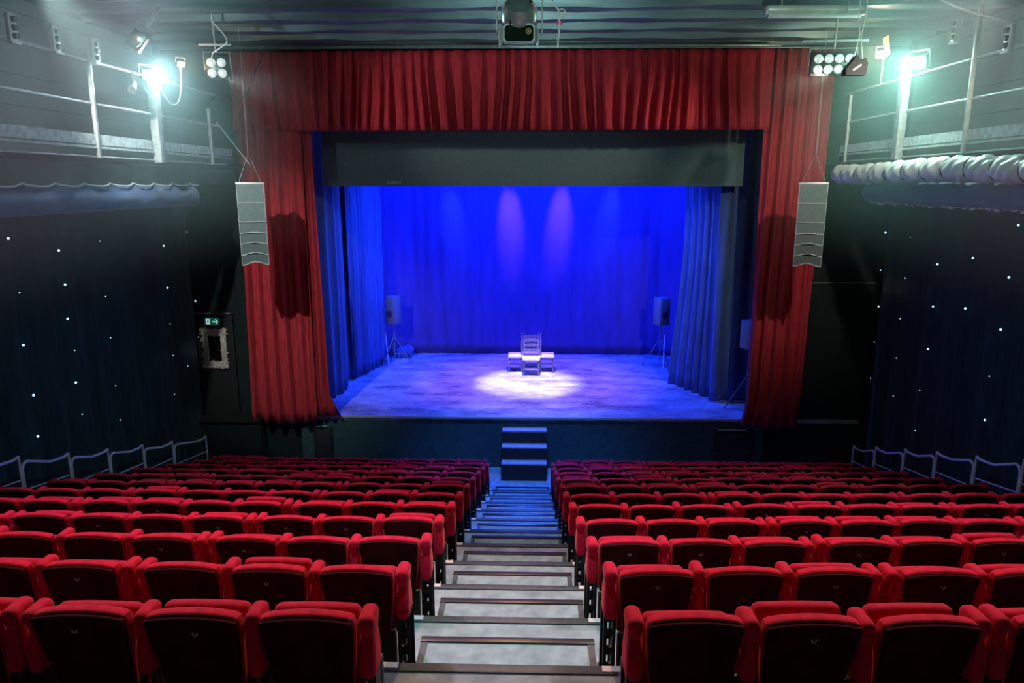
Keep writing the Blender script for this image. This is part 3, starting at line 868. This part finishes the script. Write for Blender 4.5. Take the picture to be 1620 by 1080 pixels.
# ------------------------------------------------------------------ big lamp at the top centre
t = thing('barn_door_lamp', 'large grey stage lamp with pale barn doors hanging at the top centre', 'stage lamp', (-0.125, 7.0, 1.36))
b = bmesh.new()
for sx in (-1, 1):
    box(b, (sx * 0.205, 0.02, 0.22), (0.012, 0.05, 0.52), bevel=0.003)
box(b, (0, 0.02, 0.48), (0.42, 0.05, 0.012)); cyl(b, (0, 0.02, 0.48), (0, 0.02, 1.35), 0.02)
obj('yoke', b, 'gal_steel', t)
b = bmesh.new()
lathe(b, [(0.05, 0.24), (0.12, 0.22), (0.155, 0.16), (0.165, 0.06), (0.160, 0.0), (0.155, -0.05), (0.145, -0.12)], (0, 0.05, 0.05), 28, rot=(0.9, 0, 0))
box(b, (0, 0.06, 0.02), (0.27, 0.22, 0.16), bevel=0.05, seg=4)
obj('housing', b, 'lamp_grey', t)
b = bmesh.new(); tube(b, [(0.145 * cos(a), -0.035 + 0.05 * sin(a), 0.09 + 0.13 * sin(a)) for a in [pi * k / 14 for k in range(15)]], 0.012, 6)
tube(b, [(0.11 * cos(a), -0.05 + 0.05 * sin(a), 0.10 + 0.10 * sin(a)) for a in [pi * k / 14 for k in range(15)]], 0.006, 6)
obj('trim_ring', b, 'array_edge', t)
b = bmesh.new(); tube(b, [(0.11, -0.06, 0.26), (0.10, -0.12, 0.20), (0.04, -0.15, 0.13), (-0.03, -0.16, 0.08), (-0.075, -0.15, 0.04), (-0.085, -0.12, -0.03)], 0.009, 6); obj('cable', b, 'black_cable', t)
b = bmesh.new(); box(b, (0.0, -0.13, 0.045), (0.13, 0.012, 0.055), rot=(-0.3, 0, 0), bevel=0.003); o = obj('vent_plate', b, 'lamp_grey', t)
b = bmesh.new()
for k in range(9): box(b, (-0.045 + k * 0.011, -0.139, 0.045), (0.005, 0.008, 0.038), rot=(-0.3, 0, 0))
obj('slots', b, 'lens', o, False)
# lens frame
W2, H2 = 0.135, 0.075
cn = []
for (cx, cz, a0) in ((W2 - 0.04, H2 - 0.04, 0), (-W2 + 0.04, H2 - 0.04, pi / 2), (-W2 + 0.04, -H2 + 0.04, pi), (W2 - 0.04, -H2 + 0.04, 3 * pi / 2)):
    cn += arc((cx, cz), 0.04, a0, a0 + pi / 2, 6)
b = bmesh.new(); tube(b, [(p[0], -0.13, p[1] - 0.06) for p in cn], 0.008, 8, True); obj('lens_rim', b, 'barn_door', t)
b = bmesh.new(); prism(b, [(p[0], p[1] - 0.06) for p in cn], -0.125, -0.05); obj('lens', b, 'lens', t, False)
b = bmesh.new(); tube(b, [(0.085 + 0.020 * cos(a), -0.132, -0.045 + 0.020 * sin(a)) for a in [2 * pi * k / 16 for k in range(16)]], 0.006, 6, True)
lathe(b, [(0.008, 0), (0.008, 0.008)], (0.085, -0.128, -0.045), 10, rot=(pi / 2, 0, 0)); obj('brass_ring', b, 'brass', t)
for sx in (-1, 1):
    b = bmesh.new(); pts = [(sx * 0.142, -0.13, 0.005), (sx * 0.142, -0.13, -0.125), (sx * 0.172, -0.26, -0.205), (sx * 0.178, -0.25, -0.06)]
    vs = [b.verts.new(p) for p in pts]; b.faces.new(vs)
    o = obj('barn_door', b, 'barn_door', t, False); md = o.modifiers.new('s', 'SOLIDIFY'); md.thickness = 0.006
b = bmesh.new(); box(b, (0, -0.16, -0.145), (0.27, 0.06, 0.006), rot=(0.3, 0, 0)); o = obj('barn_door', b, 'lamp_grey', t, False); o['label'] = 'lower barn door seen edge-on'

# safety strap with pink ribbon right of the lamp
t = thing('safety_strap', 'white strap with a pink ribbon hanging right of the large lamp', 'strap', (0.235, 7.0, 1.3))
b = bmesh.new()
tube(b, [(-0.14, 0, 0.42), (-0.06, 0, 0.28), (-0.01, 0, 0.22), (0.0, 0, 0.14), (0.0, 0, 0.02), (-0.01, 0, -0.04)], 0.008, 6)
tube(b, [(0.02 + 0.035 * cos(a), 0, 0.19 + 0.035 * sin(a)) for a in [2 * pi * k / 12 for k in range(12)]], 0.006, 6, True)
obj('strap', b, 'white_cable', t)
b = bmesh.new(); lathe(b, [(0.004, -0.03), (0.016, -0.018), (0.006, 0), (0.016, 0.018), (0.004, 0.03)], (0.0, 0, 0.105), 10, rot=(0, pi / 2, 0)); obj('ribbon', b, 'pink', t)
b = bmesh.new(); box(b, (-0.01, 0, -0.075), (0.012, 0.012, 0.05)); obj('clip', b, 'barn_door', t, False)


# ------------------------------------------------------------------ line arrays
def array(x, label, flip):
    t = thing('line_array', label, 'speaker', (x, 13.6, -0.02), -x * 0.066, 'hanging line array speakers')
    b = bmesh.new(); box(b, (0, 0.05, 0.02), (0.50, 0.40, 0.035), bevel=0.005)
    obj('fly_frame', b, 'array_edge', t)
    z = 0.0; a = 0.0; y = 0.0
    hs = [0.33, 0.33, 0.185, 0.175, 0.175, 0.165]; an = [0, 0, 0.04, 0.09, 0.16, 0.24]
    xx = 0.0
    for k, (h, a) in enumerate(zip(hs, an)):
        q = bpy.data.objects.new('cabinet', None)
        b = bmesh.new(); nx = 12; wv = 0.0 if k < 2 else 0.005 * (k - 1)
        # cabinet body with slightly waved lower edge (splayed boxes seen from the front)
        def zz(u, top): return -(0 if top else h) + (0 if top else wv * cos(u * 2 * pi) * -1.6)
        vv = []
        for yy in (-0.16, 0.20):
            up_ = [b.verts.new((-0.235 + 0.47 * i / nx, yy, zz(i / nx, True))) for i in range(nx + 1)]
            dn_ = [b.verts.new((-0.235 + 0.47 * i / nx, yy, zz(i / nx, False))) for i in range(nx + 1)]
            for i in range(nx): b.faces.new((up_[i], up_[i + 1], dn_[i + 1], dn_[i]))
            vv.append((up_, dn_))
        for i in range(nx):
            b.faces.new((vv[0][0][i], vv[1][0][i], vv[1][0][i + 1], vv[0][0][i + 1]))
            b.faces.new((vv[0][1][i], vv[0][1][i + 1], vv[1][1][i + 1], vv[1][1][i]))
        for i in (0, nx): b.faces.new((vv[0][0][i], vv[0][1][i], vv[1][1][i], vv[1][0][i]))
        o = obj('cabinet', b, 'array_grille', t, False); o.location = (xx, y, z); o.rotation_euler = (a * 0.9, 0, 0)
        if k == 0: o['label'] = 'topmost cabinet of the array'
        b = bmesh.new(); tube(b, [(-0.238 + 0.476 * i / nx, -0.165, zz(i / nx, False)) for i in range(nx + 1)], 0.007, 6)
        for sx in (-0.238, 0.238): tube(b, [(sx, -0.163, 0), (sx, -0.163, zz(0, False))], 0.005, 6)
        obj('edge', b, 'array_edge', o)
        z -= (h + 0.012) * cos(a); y += (h + 0.012) * sin(a) * 0.8
    b = bmesh.new()
    for sx in (-0.2, 0.2): tube(b, [(sx, 0.05, 0.03), (sx * 0.1, 0.05, 0.50)], 0.003, 5)
    tube(b, [(0, 0.05, 0.50), (0, 0.05, 2.75)], 0.003, 5)
    if flip: tube(b, [(0.02, 0.05, 0.36), (-0.5, 0.02, 1.1)], 0.007, 5)
    obj('cable', b, 'array_edge', t)
    return t


array(-5.21, 'grey line array speaker hanging in front of the left red curtain', True)
array(5.09, 'grey line array speaker hanging in front of the right red curtain', False)


# ------------------------------------------------------------------ stage furniture
def tripod_speaker(loc, h, rotz, label, box_h=0.62, wd=0.34, box_m='speaker_grey', sc=1.0):
    t = thing('tripod_speaker', label, 'speaker', loc, rotz, 'speakers on tripods on the stage')
    b = bmesh.new(); box(b, (0, 0, h - box_h / 2), (wd, 0.34, box_h), bevel=0.03); obj('cabinet', b, box_m, t)
    b = bmesh.new(); box(b, (0, -0.175, h - box_h / 2), (wd - 0.05, 0.012, box_h - 0.06), bevel=0.004)
    obj('grille', b, box_m, t)
    b = bmesh.new(); lathe(b, [(0.09, 0), (0.10, 0.008), (0.06, 0.012), (0.02, 0.004)], (0, -0.182, h - box_h * 0.62), 20, rot=(pi / 2, 0, 0)); obj('driver', b, 'speaker_black', t)
    b = bmesh.new(); cyl(b, (0, 0, 0.18), (0, 0, h - box_h), 0.018); lathe(b, [(0.03, 0), (0.03, 0.05)], (0, 0, 0.85), 12); obj('pole', b, 'speaker_grey', t)
    for k in range(3):
        a = 2 * pi * k / 3 + 0.4
        b = bmesh.new(); cyl(b, (0, 0, 0.84), (0.50 * cos(a), 0.50 * sin(a), 0.015), 0.016); cyl(b, (0, 0, 0.30), (0.30 * cos(a), 0.30 * sin(a), 0.34), 0.008)
        obj('leg', b, 'speaker_grey', t)
    return t


tripod_speaker((5.03, 16.46, ZS), 2.15, 0.5, 'grey loudspeaker on a tripod at the right front of the stage, by the red curtain', 0.66)
tripod_speaker((-4.02, 20.75, ZS), 2.02, -0.5, 'blue-lit loudspeaker on a tripod at the back left of the stage', 0.82, 0.32)
tripod_speaker((3.72, 20.6, ZS), 2.03, 0.5, 'blue-lit loudspeaker on a tripod at the back right, half behind the curtain', 0.80, 0.36)
# bright legs resting by the tripods
for x0, x1, y, l in ((-4.28, -4.17, 20.55, 'thin pale pole leaning beside the back left tripod speaker'),
                     (3.84, 3.80, 20.4, 'thin pale pole leaning beside the back right tripod speaker')):
    b = bmesh.new(); cyl(b, (x0, y + 0.2, ZS + 0.95), (x1, y, ZS + 0.01), 0.02); o = obj('pole', b, 'barn_door'); tag(o, l, 'pole')
# cloth bundle
b = bmesh.new(); pad(b, (-3.88, 21.55, ZS + 0.16), (0.55, 0.35, 0.34), 0.14, 7, lambda x, y, z: (x + 0.03 * sin(z * 20), y + 0.03 * sin(x * 14), z + 0.04 * sin(x * 9 + y * 7)))
o = obj('cloth_bundle', b, 'leg_cloth'); tag(o, 'crumpled dark cloth bundle on the stage floor near the back left corner', 'cloth')


# ladder-back chairs
def ladder_chair(label, loc, rotz):
    t = thing('ladder_back_chair', label, 'chair', loc, rotz, 'ladder-back chairs in the middle of the stage')
    W = 0.40; D = 0.36; hs = 0.45
    for sx in (-1, 1):
        b = bmesh.new()
        lathe(b, [(0.016, 0), (0.020, 0.05), (0.019, 0.20), (0.024, 0.30), (0.019, 0.40), (0.018, hs), (0.010, hs + 0.015)], (sx * W / 2, -D, 0), 10)
        obj('leg', b, 'wood_paint', t)
        b = bmesh.new()
        lathe(b, [(0.016, 0), (0.020, 0.05), (0.020, 0.50), (0.021, 0.92), (0.014, 0.93), (0.022, 0.955), (0.012, 0.975), (0.020, 0.995),
                  (0.016, 1.03), (0.006, 1.075)], (sx * W / 2, 0, 0), 10)
        obj('back_post', b, 'wood_paint', t)
    for z, h, c in ((0.945, 0.055, 0.035), (0.80, 0.05, 0.03), (0.655, 0.045, 0.02)):
        b = bmesh.new(); n = 10
        top = [(-W / 2 + W * i / n, z + c * sin(pi * i / n) + (0.015 * abs(sin(2 * pi * i / n)))) for i in range(n + 1)]
        bot = [(W / 2 - W * i / n, z - h + c * 0.6 * sin(pi * i / n)) for i in range(n + 1)]
        prism(b, top + bot, -0.012, 0.012)
        obj('slat', b, 'wood_paint', t, False)
    b = bmesh.new(); pad(b, (0, -D / 2, hs), (W + 0.09, D + 0.07, 0.085), 0.035, 7); obj('seat', b, 'rush', t)
    b = bmesh.new()
    for z in (0.14, 0.27):
        cyl(b, (-W / 2, -D, z + 0.03), (W / 2, -D, z + 0.03), 0.011, n=8)
        cyl(b, (-W / 2, 0, z), (W / 2, 0, z), 0.010, n=8)
        for sx in (-1, 1): cyl(b, (sx * W / 2, -D, z), (sx * W / 2, 0, z), 0.010, n=8)
    obj('stretcher', b, 'wood_paint', t)
    return t


CX0, CY0 = 0.0, 19.88
ladder_chair('ladder-back chair with pale seat facing the audience, frontmost of the four', (CX0, CY0 - 0.05, ZS), 0)
ladder_chair('ladder-back chair with pale seat turned to the left, side view', (CX0 - 0.26, CY0 + 0.18, ZS), -pi / 2)
ladder_chair('ladder-back chair with pale seat turned to the right, side view', (CX0 + 0.26, CY0 + 0.18, ZS), pi / 2)
ladder_chair('ladder-back chair turned to the backdrop, seen through the front chair', (CX0, CY0 + 0.42, ZS), pi)

# stage steps in front
t = thing('stage_steps', 'black portable steps up to the stage at the end of the aisle', 'steps', (-0.145, 15.08, ZF))
hs = [0.40, 0.70, 1.0]
for k, h in enumerate(hs):
    b = bmesh.new(); box(b, (0, 0.13 + k * 0.24, h - 0.02), (1.0, 0.26, 0.04), bevel=0.006); obj('tread', b, 'step_tread', t)
    b = bmesh.new(); z0 = 0 if k == 0 else hs[k - 1]
    box(b, (0, 0.02 + k * 0.24, (z0 + h - 0.04) / 2), (0.96, 0.03, h - 0.04 - z0)); obj('riser', b, 'step_black', t, False)
for sx in (-1, 1):
    b = bmesh.new(); prism(b, [(0.01, 0), (0.73, 0), (0.73, 0.97), (0.49, 0.97), (0.49, 0.67), (0.25, 0.67), (0.25, 0.37), (0.01, 0.37)], sx * 0.485 - 0.012, sx * 0.485 + 0.012, 'x')
    obj('side_panel', b, 'step_black', t, False)

# ------------------------------------------------------------------ exit sign and ornate frame
t = thing('exit_sign', 'green emergency exit sign with running figure and right arrow', 'sign', (-7.10, 15.70, -3.0))
b = bmesh.new(); box(b, (0, 0, 0), (0.31, 0.025, 0.155), bevel=0.004); obj('panel', b, 'sign_green', t)
b = bmesh.new(); box(b, (-0.085, -0.014, 0), (0.085, 0.004, 0.125)); o = obj('doorway', b, 'sign_white', t, False)
b = bmesh.new()
lathe(b, [(0.012, 0), (0.012, 0.004)], (-0.078, -0.017, 0.040), 10, rot=(pi / 2, 0, 0))
prism(b, [(-0.095, 0.025), (-0.072, 0.028), (-0.066, 0.0), (-0.055, -0.018), (-0.062, -0.024), (-0.078, -0.008), (-0.086, -0.03), (-0.108, -0.045), (-0.112, -0.037), (-0.094, -0.022), (-0.090, 0.0), (-0.106, 0.0), (-0.108, 0.008)], -0.021, -0.017)
obj('running_figure', b, 'sign_green', t, False)
b = bmesh.new(); box(b, (0.055, -0.014, 0), (0.09, 0.004, 0.026))
prism(b, [(0.075, 0.055), (0.098, 0.055), (0.145, 0.0), (0.098, -0.055), (0.075, -0.055), (0.118, 0.0)], -0.018, -0.013)
obj('arrow', b, 'sign_white', t, False)

t = thing('ornate_mirror', 'ornate tarnished gilt frame around dark glass on the black door', 'mirror', (-7.09, 15.72, -3.62))
b = bmesh.new(); box(b, (0, 0.01, 0), (0.36, 0.02, 0.66)); obj('glass', b, 'mirror_dark', t, False)
b = bmesh.new()
for (c, s) in (((0, 0, 0.375), (0.56, 0.05, 0.15)), ((0, 0, -0.375), (0.56, 0.05, 0.15)), ((-0.205, 0, 0), (0.12, 0.05, 0.62)), ((0.205, 0, 0), (0.12, 0.05, 0.62))):
    box(b, c, s, bevel=0.012)
rnd = random.Random(5)
for k in range(110):
    if rnd.random() < 0.45: x = (rnd.random() - 0.5) * 0.62; z = rnd.choice((-1, 1)) * (0.375 + (rnd.random() - 0.5) * 0.16)
    else: x = rnd.choice((-1, 1)) * (0.225 + (rnd.random() - 0.5) * 0.11); z = (rnd.random() - 0.5) * 0.84
    a = rnd.random() * pi
    r = 0.022 + rnd.random() * 0.022
    tube(b, [(x + r * cos(a + q * 0.75) * (1 - q * 0.1), -0.03 - 0.012 * sin(q), z + r * sin(a + q * 0.75) * (1 - q * 0.1)) for q in range(6)], 0.009, 5)
obj('frame', b, 'gilt', t)
b = bmesh.new()
for (c, s) in (((0, -0.02, 0.315), (0.34, 0.04, 0.025)), ((0, -0.02, -0.315), (0.34, 0.04, 0.025)), ((-0.16, -0.02, 0), (0.025, 0.04, 0.65)), ((0.16, -0.02, 0), (0.025, 0.04, 0.65))):
    box(b, c, s, bevel=0.006)
obj('inner_rim', b, 'gilt', t)


# ------------------------------------------------------------------ side-aisle handrails
def handrails(side):
    s = -1 if side == 'left' else 1
    X = -6.72 if s < 0 else 6.50
    P = ([(14.08, -5.10), (12.73, -4.72), (11.72, -4.42), (10.73, -4.12), (9.79, -3.83), (8.81, -3.50), (7.83, -3.19)] if s < 0 else
         [(14.03, -5.16), (13.12, -4.845), (12.11, -4.51), (11.16, -4.197), (10.17, -3.886), (9.196, -3.553), (8.2, -3.23)])
    who = ['nearest the stage', 'second from the stage', 'third from the stage', 'fourth from the stage', 'fifth from the stage', 'sixth from the stage']
    for i in range(6):
        y, z = P[i]; yn, zn = P[i + 1]
        L = y - yn - 0.04
        def ground(yy):
            n = 11
            for q in range(-3, 12):
                if yy <= EDGE(q): n = q; break
            return FLZ(min(n, 11))
        t = thing('handrail', 'bent steel handrail on the %s side aisle, %s' % (side, who[i]), 'handrail', (X * (1.0), y, z), 0,
                  'handrails along the side aisles')
        g0, g1 = ground(y) - z, ground(y - L) - z
        zr_ = (zn - z) - 0.10
        pts = [(0, 0, 0), (0, -0.10, -0.015), (0, -0.40, 0.03)]
        pts += [(0, -L + 0.10, zr_ - 0.015), (0, -L + 0.03, zr_ - 0.03), (0, -L, zr_ - 0.10)]
        b = bmesh.new(); tube(b, pts, 0.021, 8); obj('top_rail', b, 'steel', t)
        b = bmesh.new(); cyl(b, (0, 0, g0), (0, 0, 0.01), 0.021); obj('post', b, 'steel', t)
        b = bmesh.new(); cyl(b, (0, -L, g1), (0, -L, zr_ - 0.09), 0.021); obj('post', b, 'steel', t)
        b = bmesh.new(); cyl(b, (0, 0, -0.33), (0, -L, zr_ - 0.38), 0.010); obj('lower_rail', b, 'steel', t)


handrails('left'); handrails('right')


# ------------------------------------------------------------------ seats
PITCH_S = 0.55


def seat_proto():
    t = thing('theatre_seat', 'x', 'seat')
    # backrest cushion
    def bend(hw, h, taper, bow, lean, yc):
        def f(x, y, z):
            v = (z / h) + 0.5
            x2 = x * (1 - taper * max(0, 1 - v) ** 1.3)
            z2 = z + bow * (1 - (x / hw) ** 2) * v
            y2 = y - lean * (v - 0.5) + yc * ((x / hw) ** 2)
            return (x2, y2, z2)
        return f
    b = bmesh.new(); pad(b, (0, 0.055, 0.612), (0.462, 0.085, 0.50), 0.030, 9, bend(0.2275, 0.50, 0.22, 0.016, 0.10, -0.012)); obj('backrest', b, 'red_plush', t)
    b = bmesh.new(); pad(b, (0, 0.015, 0.606), (0.450, 0.040, 0.486), 0.010, 9, bend(0.225, 0.486, 0.22, 0.014, 0.10, -0.010)); obj('shaded_back', b, 'shell', t)['label'] = 'red plush back darkened to stand for shade'
    b = bmesh.new(); pad(b, (0, 0.175, 0.585), (0.445, 0.095, 0.50), 0.042, 9, bend(0.2225, 0.50, 0.10, 0.012, 0.05, 0.008)); obj('seat_cushion', b, 'red_plush', t)
    b = bmesh.new(); box(b, (0, 0.09, 0.235), (0.42, 0.02, 0.29)); 
    o = obj('kick_panel', b, 'olive_panel', t, False)
    b = bmesh.new(); box(b, (0, 0.078, 0.385), (0.43, 0.012, 0.012)); box(b, (0.212, 0.078, 0.235), (0.010, 0.012, 0.29)); box(b, (-0.212, 0.078, 0.235), (0.010, 0.012, 0.29))
    obj('rim', b, 'panel_rim', o, False)
    return t


def arm_proto():
    def f(x, y, z):
        # waist below the rounded head
        v = z / 0.17
        k = math.exp(-((v - 0.30) / 0.28) ** 2)
        return (x * (1 - 0.22 * k), y + (0.035 * k if y < 0 else 0), z)
    b = bmesh.new(); pad(b, (0, 0.070, 0.682), (0.084, 0.17, 0.335), 0.034, 9, f); a = obj('armrest', b, 'red_plush')
    b = bmesh.new()
    for y in (0.02, 0.16):
        box(b, (-0.028, y, 0.27), (0.022, 0.03, 0.54)); box(b, (0.028, y, 0.27), (0.022, 0.03, 0.54))
        for z in (0.06, 0.18, 0.30, 0.42, 0.52): box(b, (0, y, z), (0.06, 0.024, 0.035))
    box(b, (0, 0.12, 0.012), (0.075, 0.28, 0.024)); box(b, (0.03, 0.12, 0.27), (0.012, 0.16, 0.50))
    l = obj('leg', b, 'black_steel', a, False)
    return a


def plate_proto():
    b = bmesh.new(); box(b, (-0.010, 0, 0), (0.008, 0.004, 0.012)); box(b, (0.010, 0, 0), (0.008, 0.004, 0.012)); box(b, (0, 0, -0.010), (0.016, 0.004, 0.005))
    return obj('number_plate', b, 'plate', None, False)


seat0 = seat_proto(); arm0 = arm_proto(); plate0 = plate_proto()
LX = [-0.745, -0.757, -0.763, -0.795, -0.797, -0.808, -0.812, -0.816, -0.815, -0.81, -0.795, -0.90]
RX = [0.464, 0.461, 0.436, 0.42, 0.408, 0.39, 0.388, 0.375, 0.385, 0.385, 0.39, 0.535]
first = True
fw = Vector((-sin(YAW) * cos(PITCH), cos(YAW) * cos(PITCH), -sin(PITCH)))
rt = Vector((cos(YAW), sin(YAW), 0)); up = rt.cross(fw)


def px(p):
    p = Vector(p); d = p.dot(fw)
    return 810 + F * p.dot(rt) / d, 540 - F * p.dot(up) / d


rs = random.Random(11)
for side in (-1, 1):
    for n in range(12):
        cur = 0.0
        alpha = 0.030 if side > 0 else 0.0
        if n == 11: alpha = 0.0
        x0 = LX[n] if side < 0 else RX[n]
        for i in range(10):
            g = 0 if i < 3 else (1 if i < 7 else 2)
            gi = i if i < 3 else (i - 3 if i < 7 else i - 7)
            gl = (3, 4, 3)[g]
            if gi == 0: cur += 0.010 if g == 0 else 0.100   # arm of the new unit
            off = cur + 0.034 + PITCH_S / 2
            x = x0 + side * off
            y = ROWY(n) + alpha * off
            z = FLZ(n)
            cur += PITCH_S
            # outside the frame on either side
            q = px((x - side * 0.35, y, z + 0.85))
            if q[0] < -260 or q[0] > 1880: continue
            if first: t = seat0; first = False
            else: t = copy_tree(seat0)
            t.location = (x, y + rs.uniform(-0.008, 0.008), z)
            t.rotation_euler = (rs.uniform(-0.012, 0.012), 0, alpha + rs.uniform(-0.008, 0.008))
            w = ORD[i] + ' from the aisle' if i else 'beside the aisle'
            t['label'] = 'red plush tip-up seat %s, %s block, %s' % (w, 'left' if side < 0 else 'right', rowname(n))
            t['category'] = 'seat'; t['group'] = 'red theatre seats'
            for ch in t.children:
                if ch.name.startswith('seat_cushion'):
                    ch.location = (rs.uniform(-0.006, 0.006), rs.uniform(-0.02, 0.02), rs.uniform(-0.06, 0.008))
            # arms: aisle-side arm always, outer arm at the end of a unit
            a = copy_tree(arm0, t); a.location = (-side * PITCH_S / 2, 0, rs.uniform(-0.01, 0.01))
            if gi == gl - 1:
                a = copy_tree(arm0, t); a.location = (side * PITCH_S / 2, 0, rs.uniform(-0.01, 0.01))
            if n < 8 and rs.random() < 0.5:
                p = plate0.copy(); C.objects.link(p); p.parent = t; p.location = (rs.uniform(-0.02, 0.02), -0.049, 0.782)
for o in [arm0] + list(arm0.children) + [plate0]:
    bpy.data.objects.remove(o)

# ------------------------------------------------------------------ haze in the hall
m = bpy.data.materials.new('thin_haze'); m.use_nodes = True
nt = m.node_tree; nt.nodes.clear()
out = nt.nodes.new('ShaderNodeOutputMaterial'); v = nt.nodes.new('ShaderNodeVolumeScatter')
v.inputs['Anisotropy'].default_value = 0.2
v.inputs['Color'].default_value = (0.66, 0.97, 0.95, 1)
tc = nt.nodes.new('ShaderNodeTexCoord'); sp = nt.nodes.new('ShaderNodeSeparateXYZ'); nt.links.new(tc.outputs['Object'], sp.inputs[0])
ab = nt.nodes.new('ShaderNodeMath'); ab.operation = 'ABSOLUTE'; nt.links.new(sp.outputs['X'], ab.inputs[0])
mr = nt.nodes.new('ShaderNodeMapRange'); mr.interpolation_type = 'SMOOTHSTEP'
mr.inputs['From Min'].default_value = 3.6; mr.inputs['From Max'].default_value = 5.8
mr.inputs['To Min'].default_value = 0.0; mr.inputs['To Max'].default_value = 0.065
nt.links.new(ab.outputs[0], mr.inputs['Value'])
mz = nt.nodes.new('ShaderNodeMapRange'); mz.interpolation_type = 'SMOOTHSTEP'
mz.inputs['From Min'].default_value = -1.6; mz.inputs['From Max'].default_value = 0.8
nt.links.new(sp.outputs['Z'], mz.inputs['Value'])
mu = nt.nodes.new('ShaderNodeMath'); mu.operation = 'MULTIPLY'
nt.links.new(mr.outputs[0], mu.inputs[0]); nt.links.new(mz.outputs[0], mu.inputs[1]); nt.links.new(mu.outputs[0], v.inputs['Density'])
nt.links.new(v.outputs[0], out.inputs['Volume'])
b = bmesh.new(); box(b, (-0.06, 9.0, 0.53), (15.2, 12.6, 4.3))
hz = obj('haze', b, m, None, False); hz['kind'] = 'stuff'; tag(hz, 'thin pale haze glowing around the gallery floodlights', 'haze')
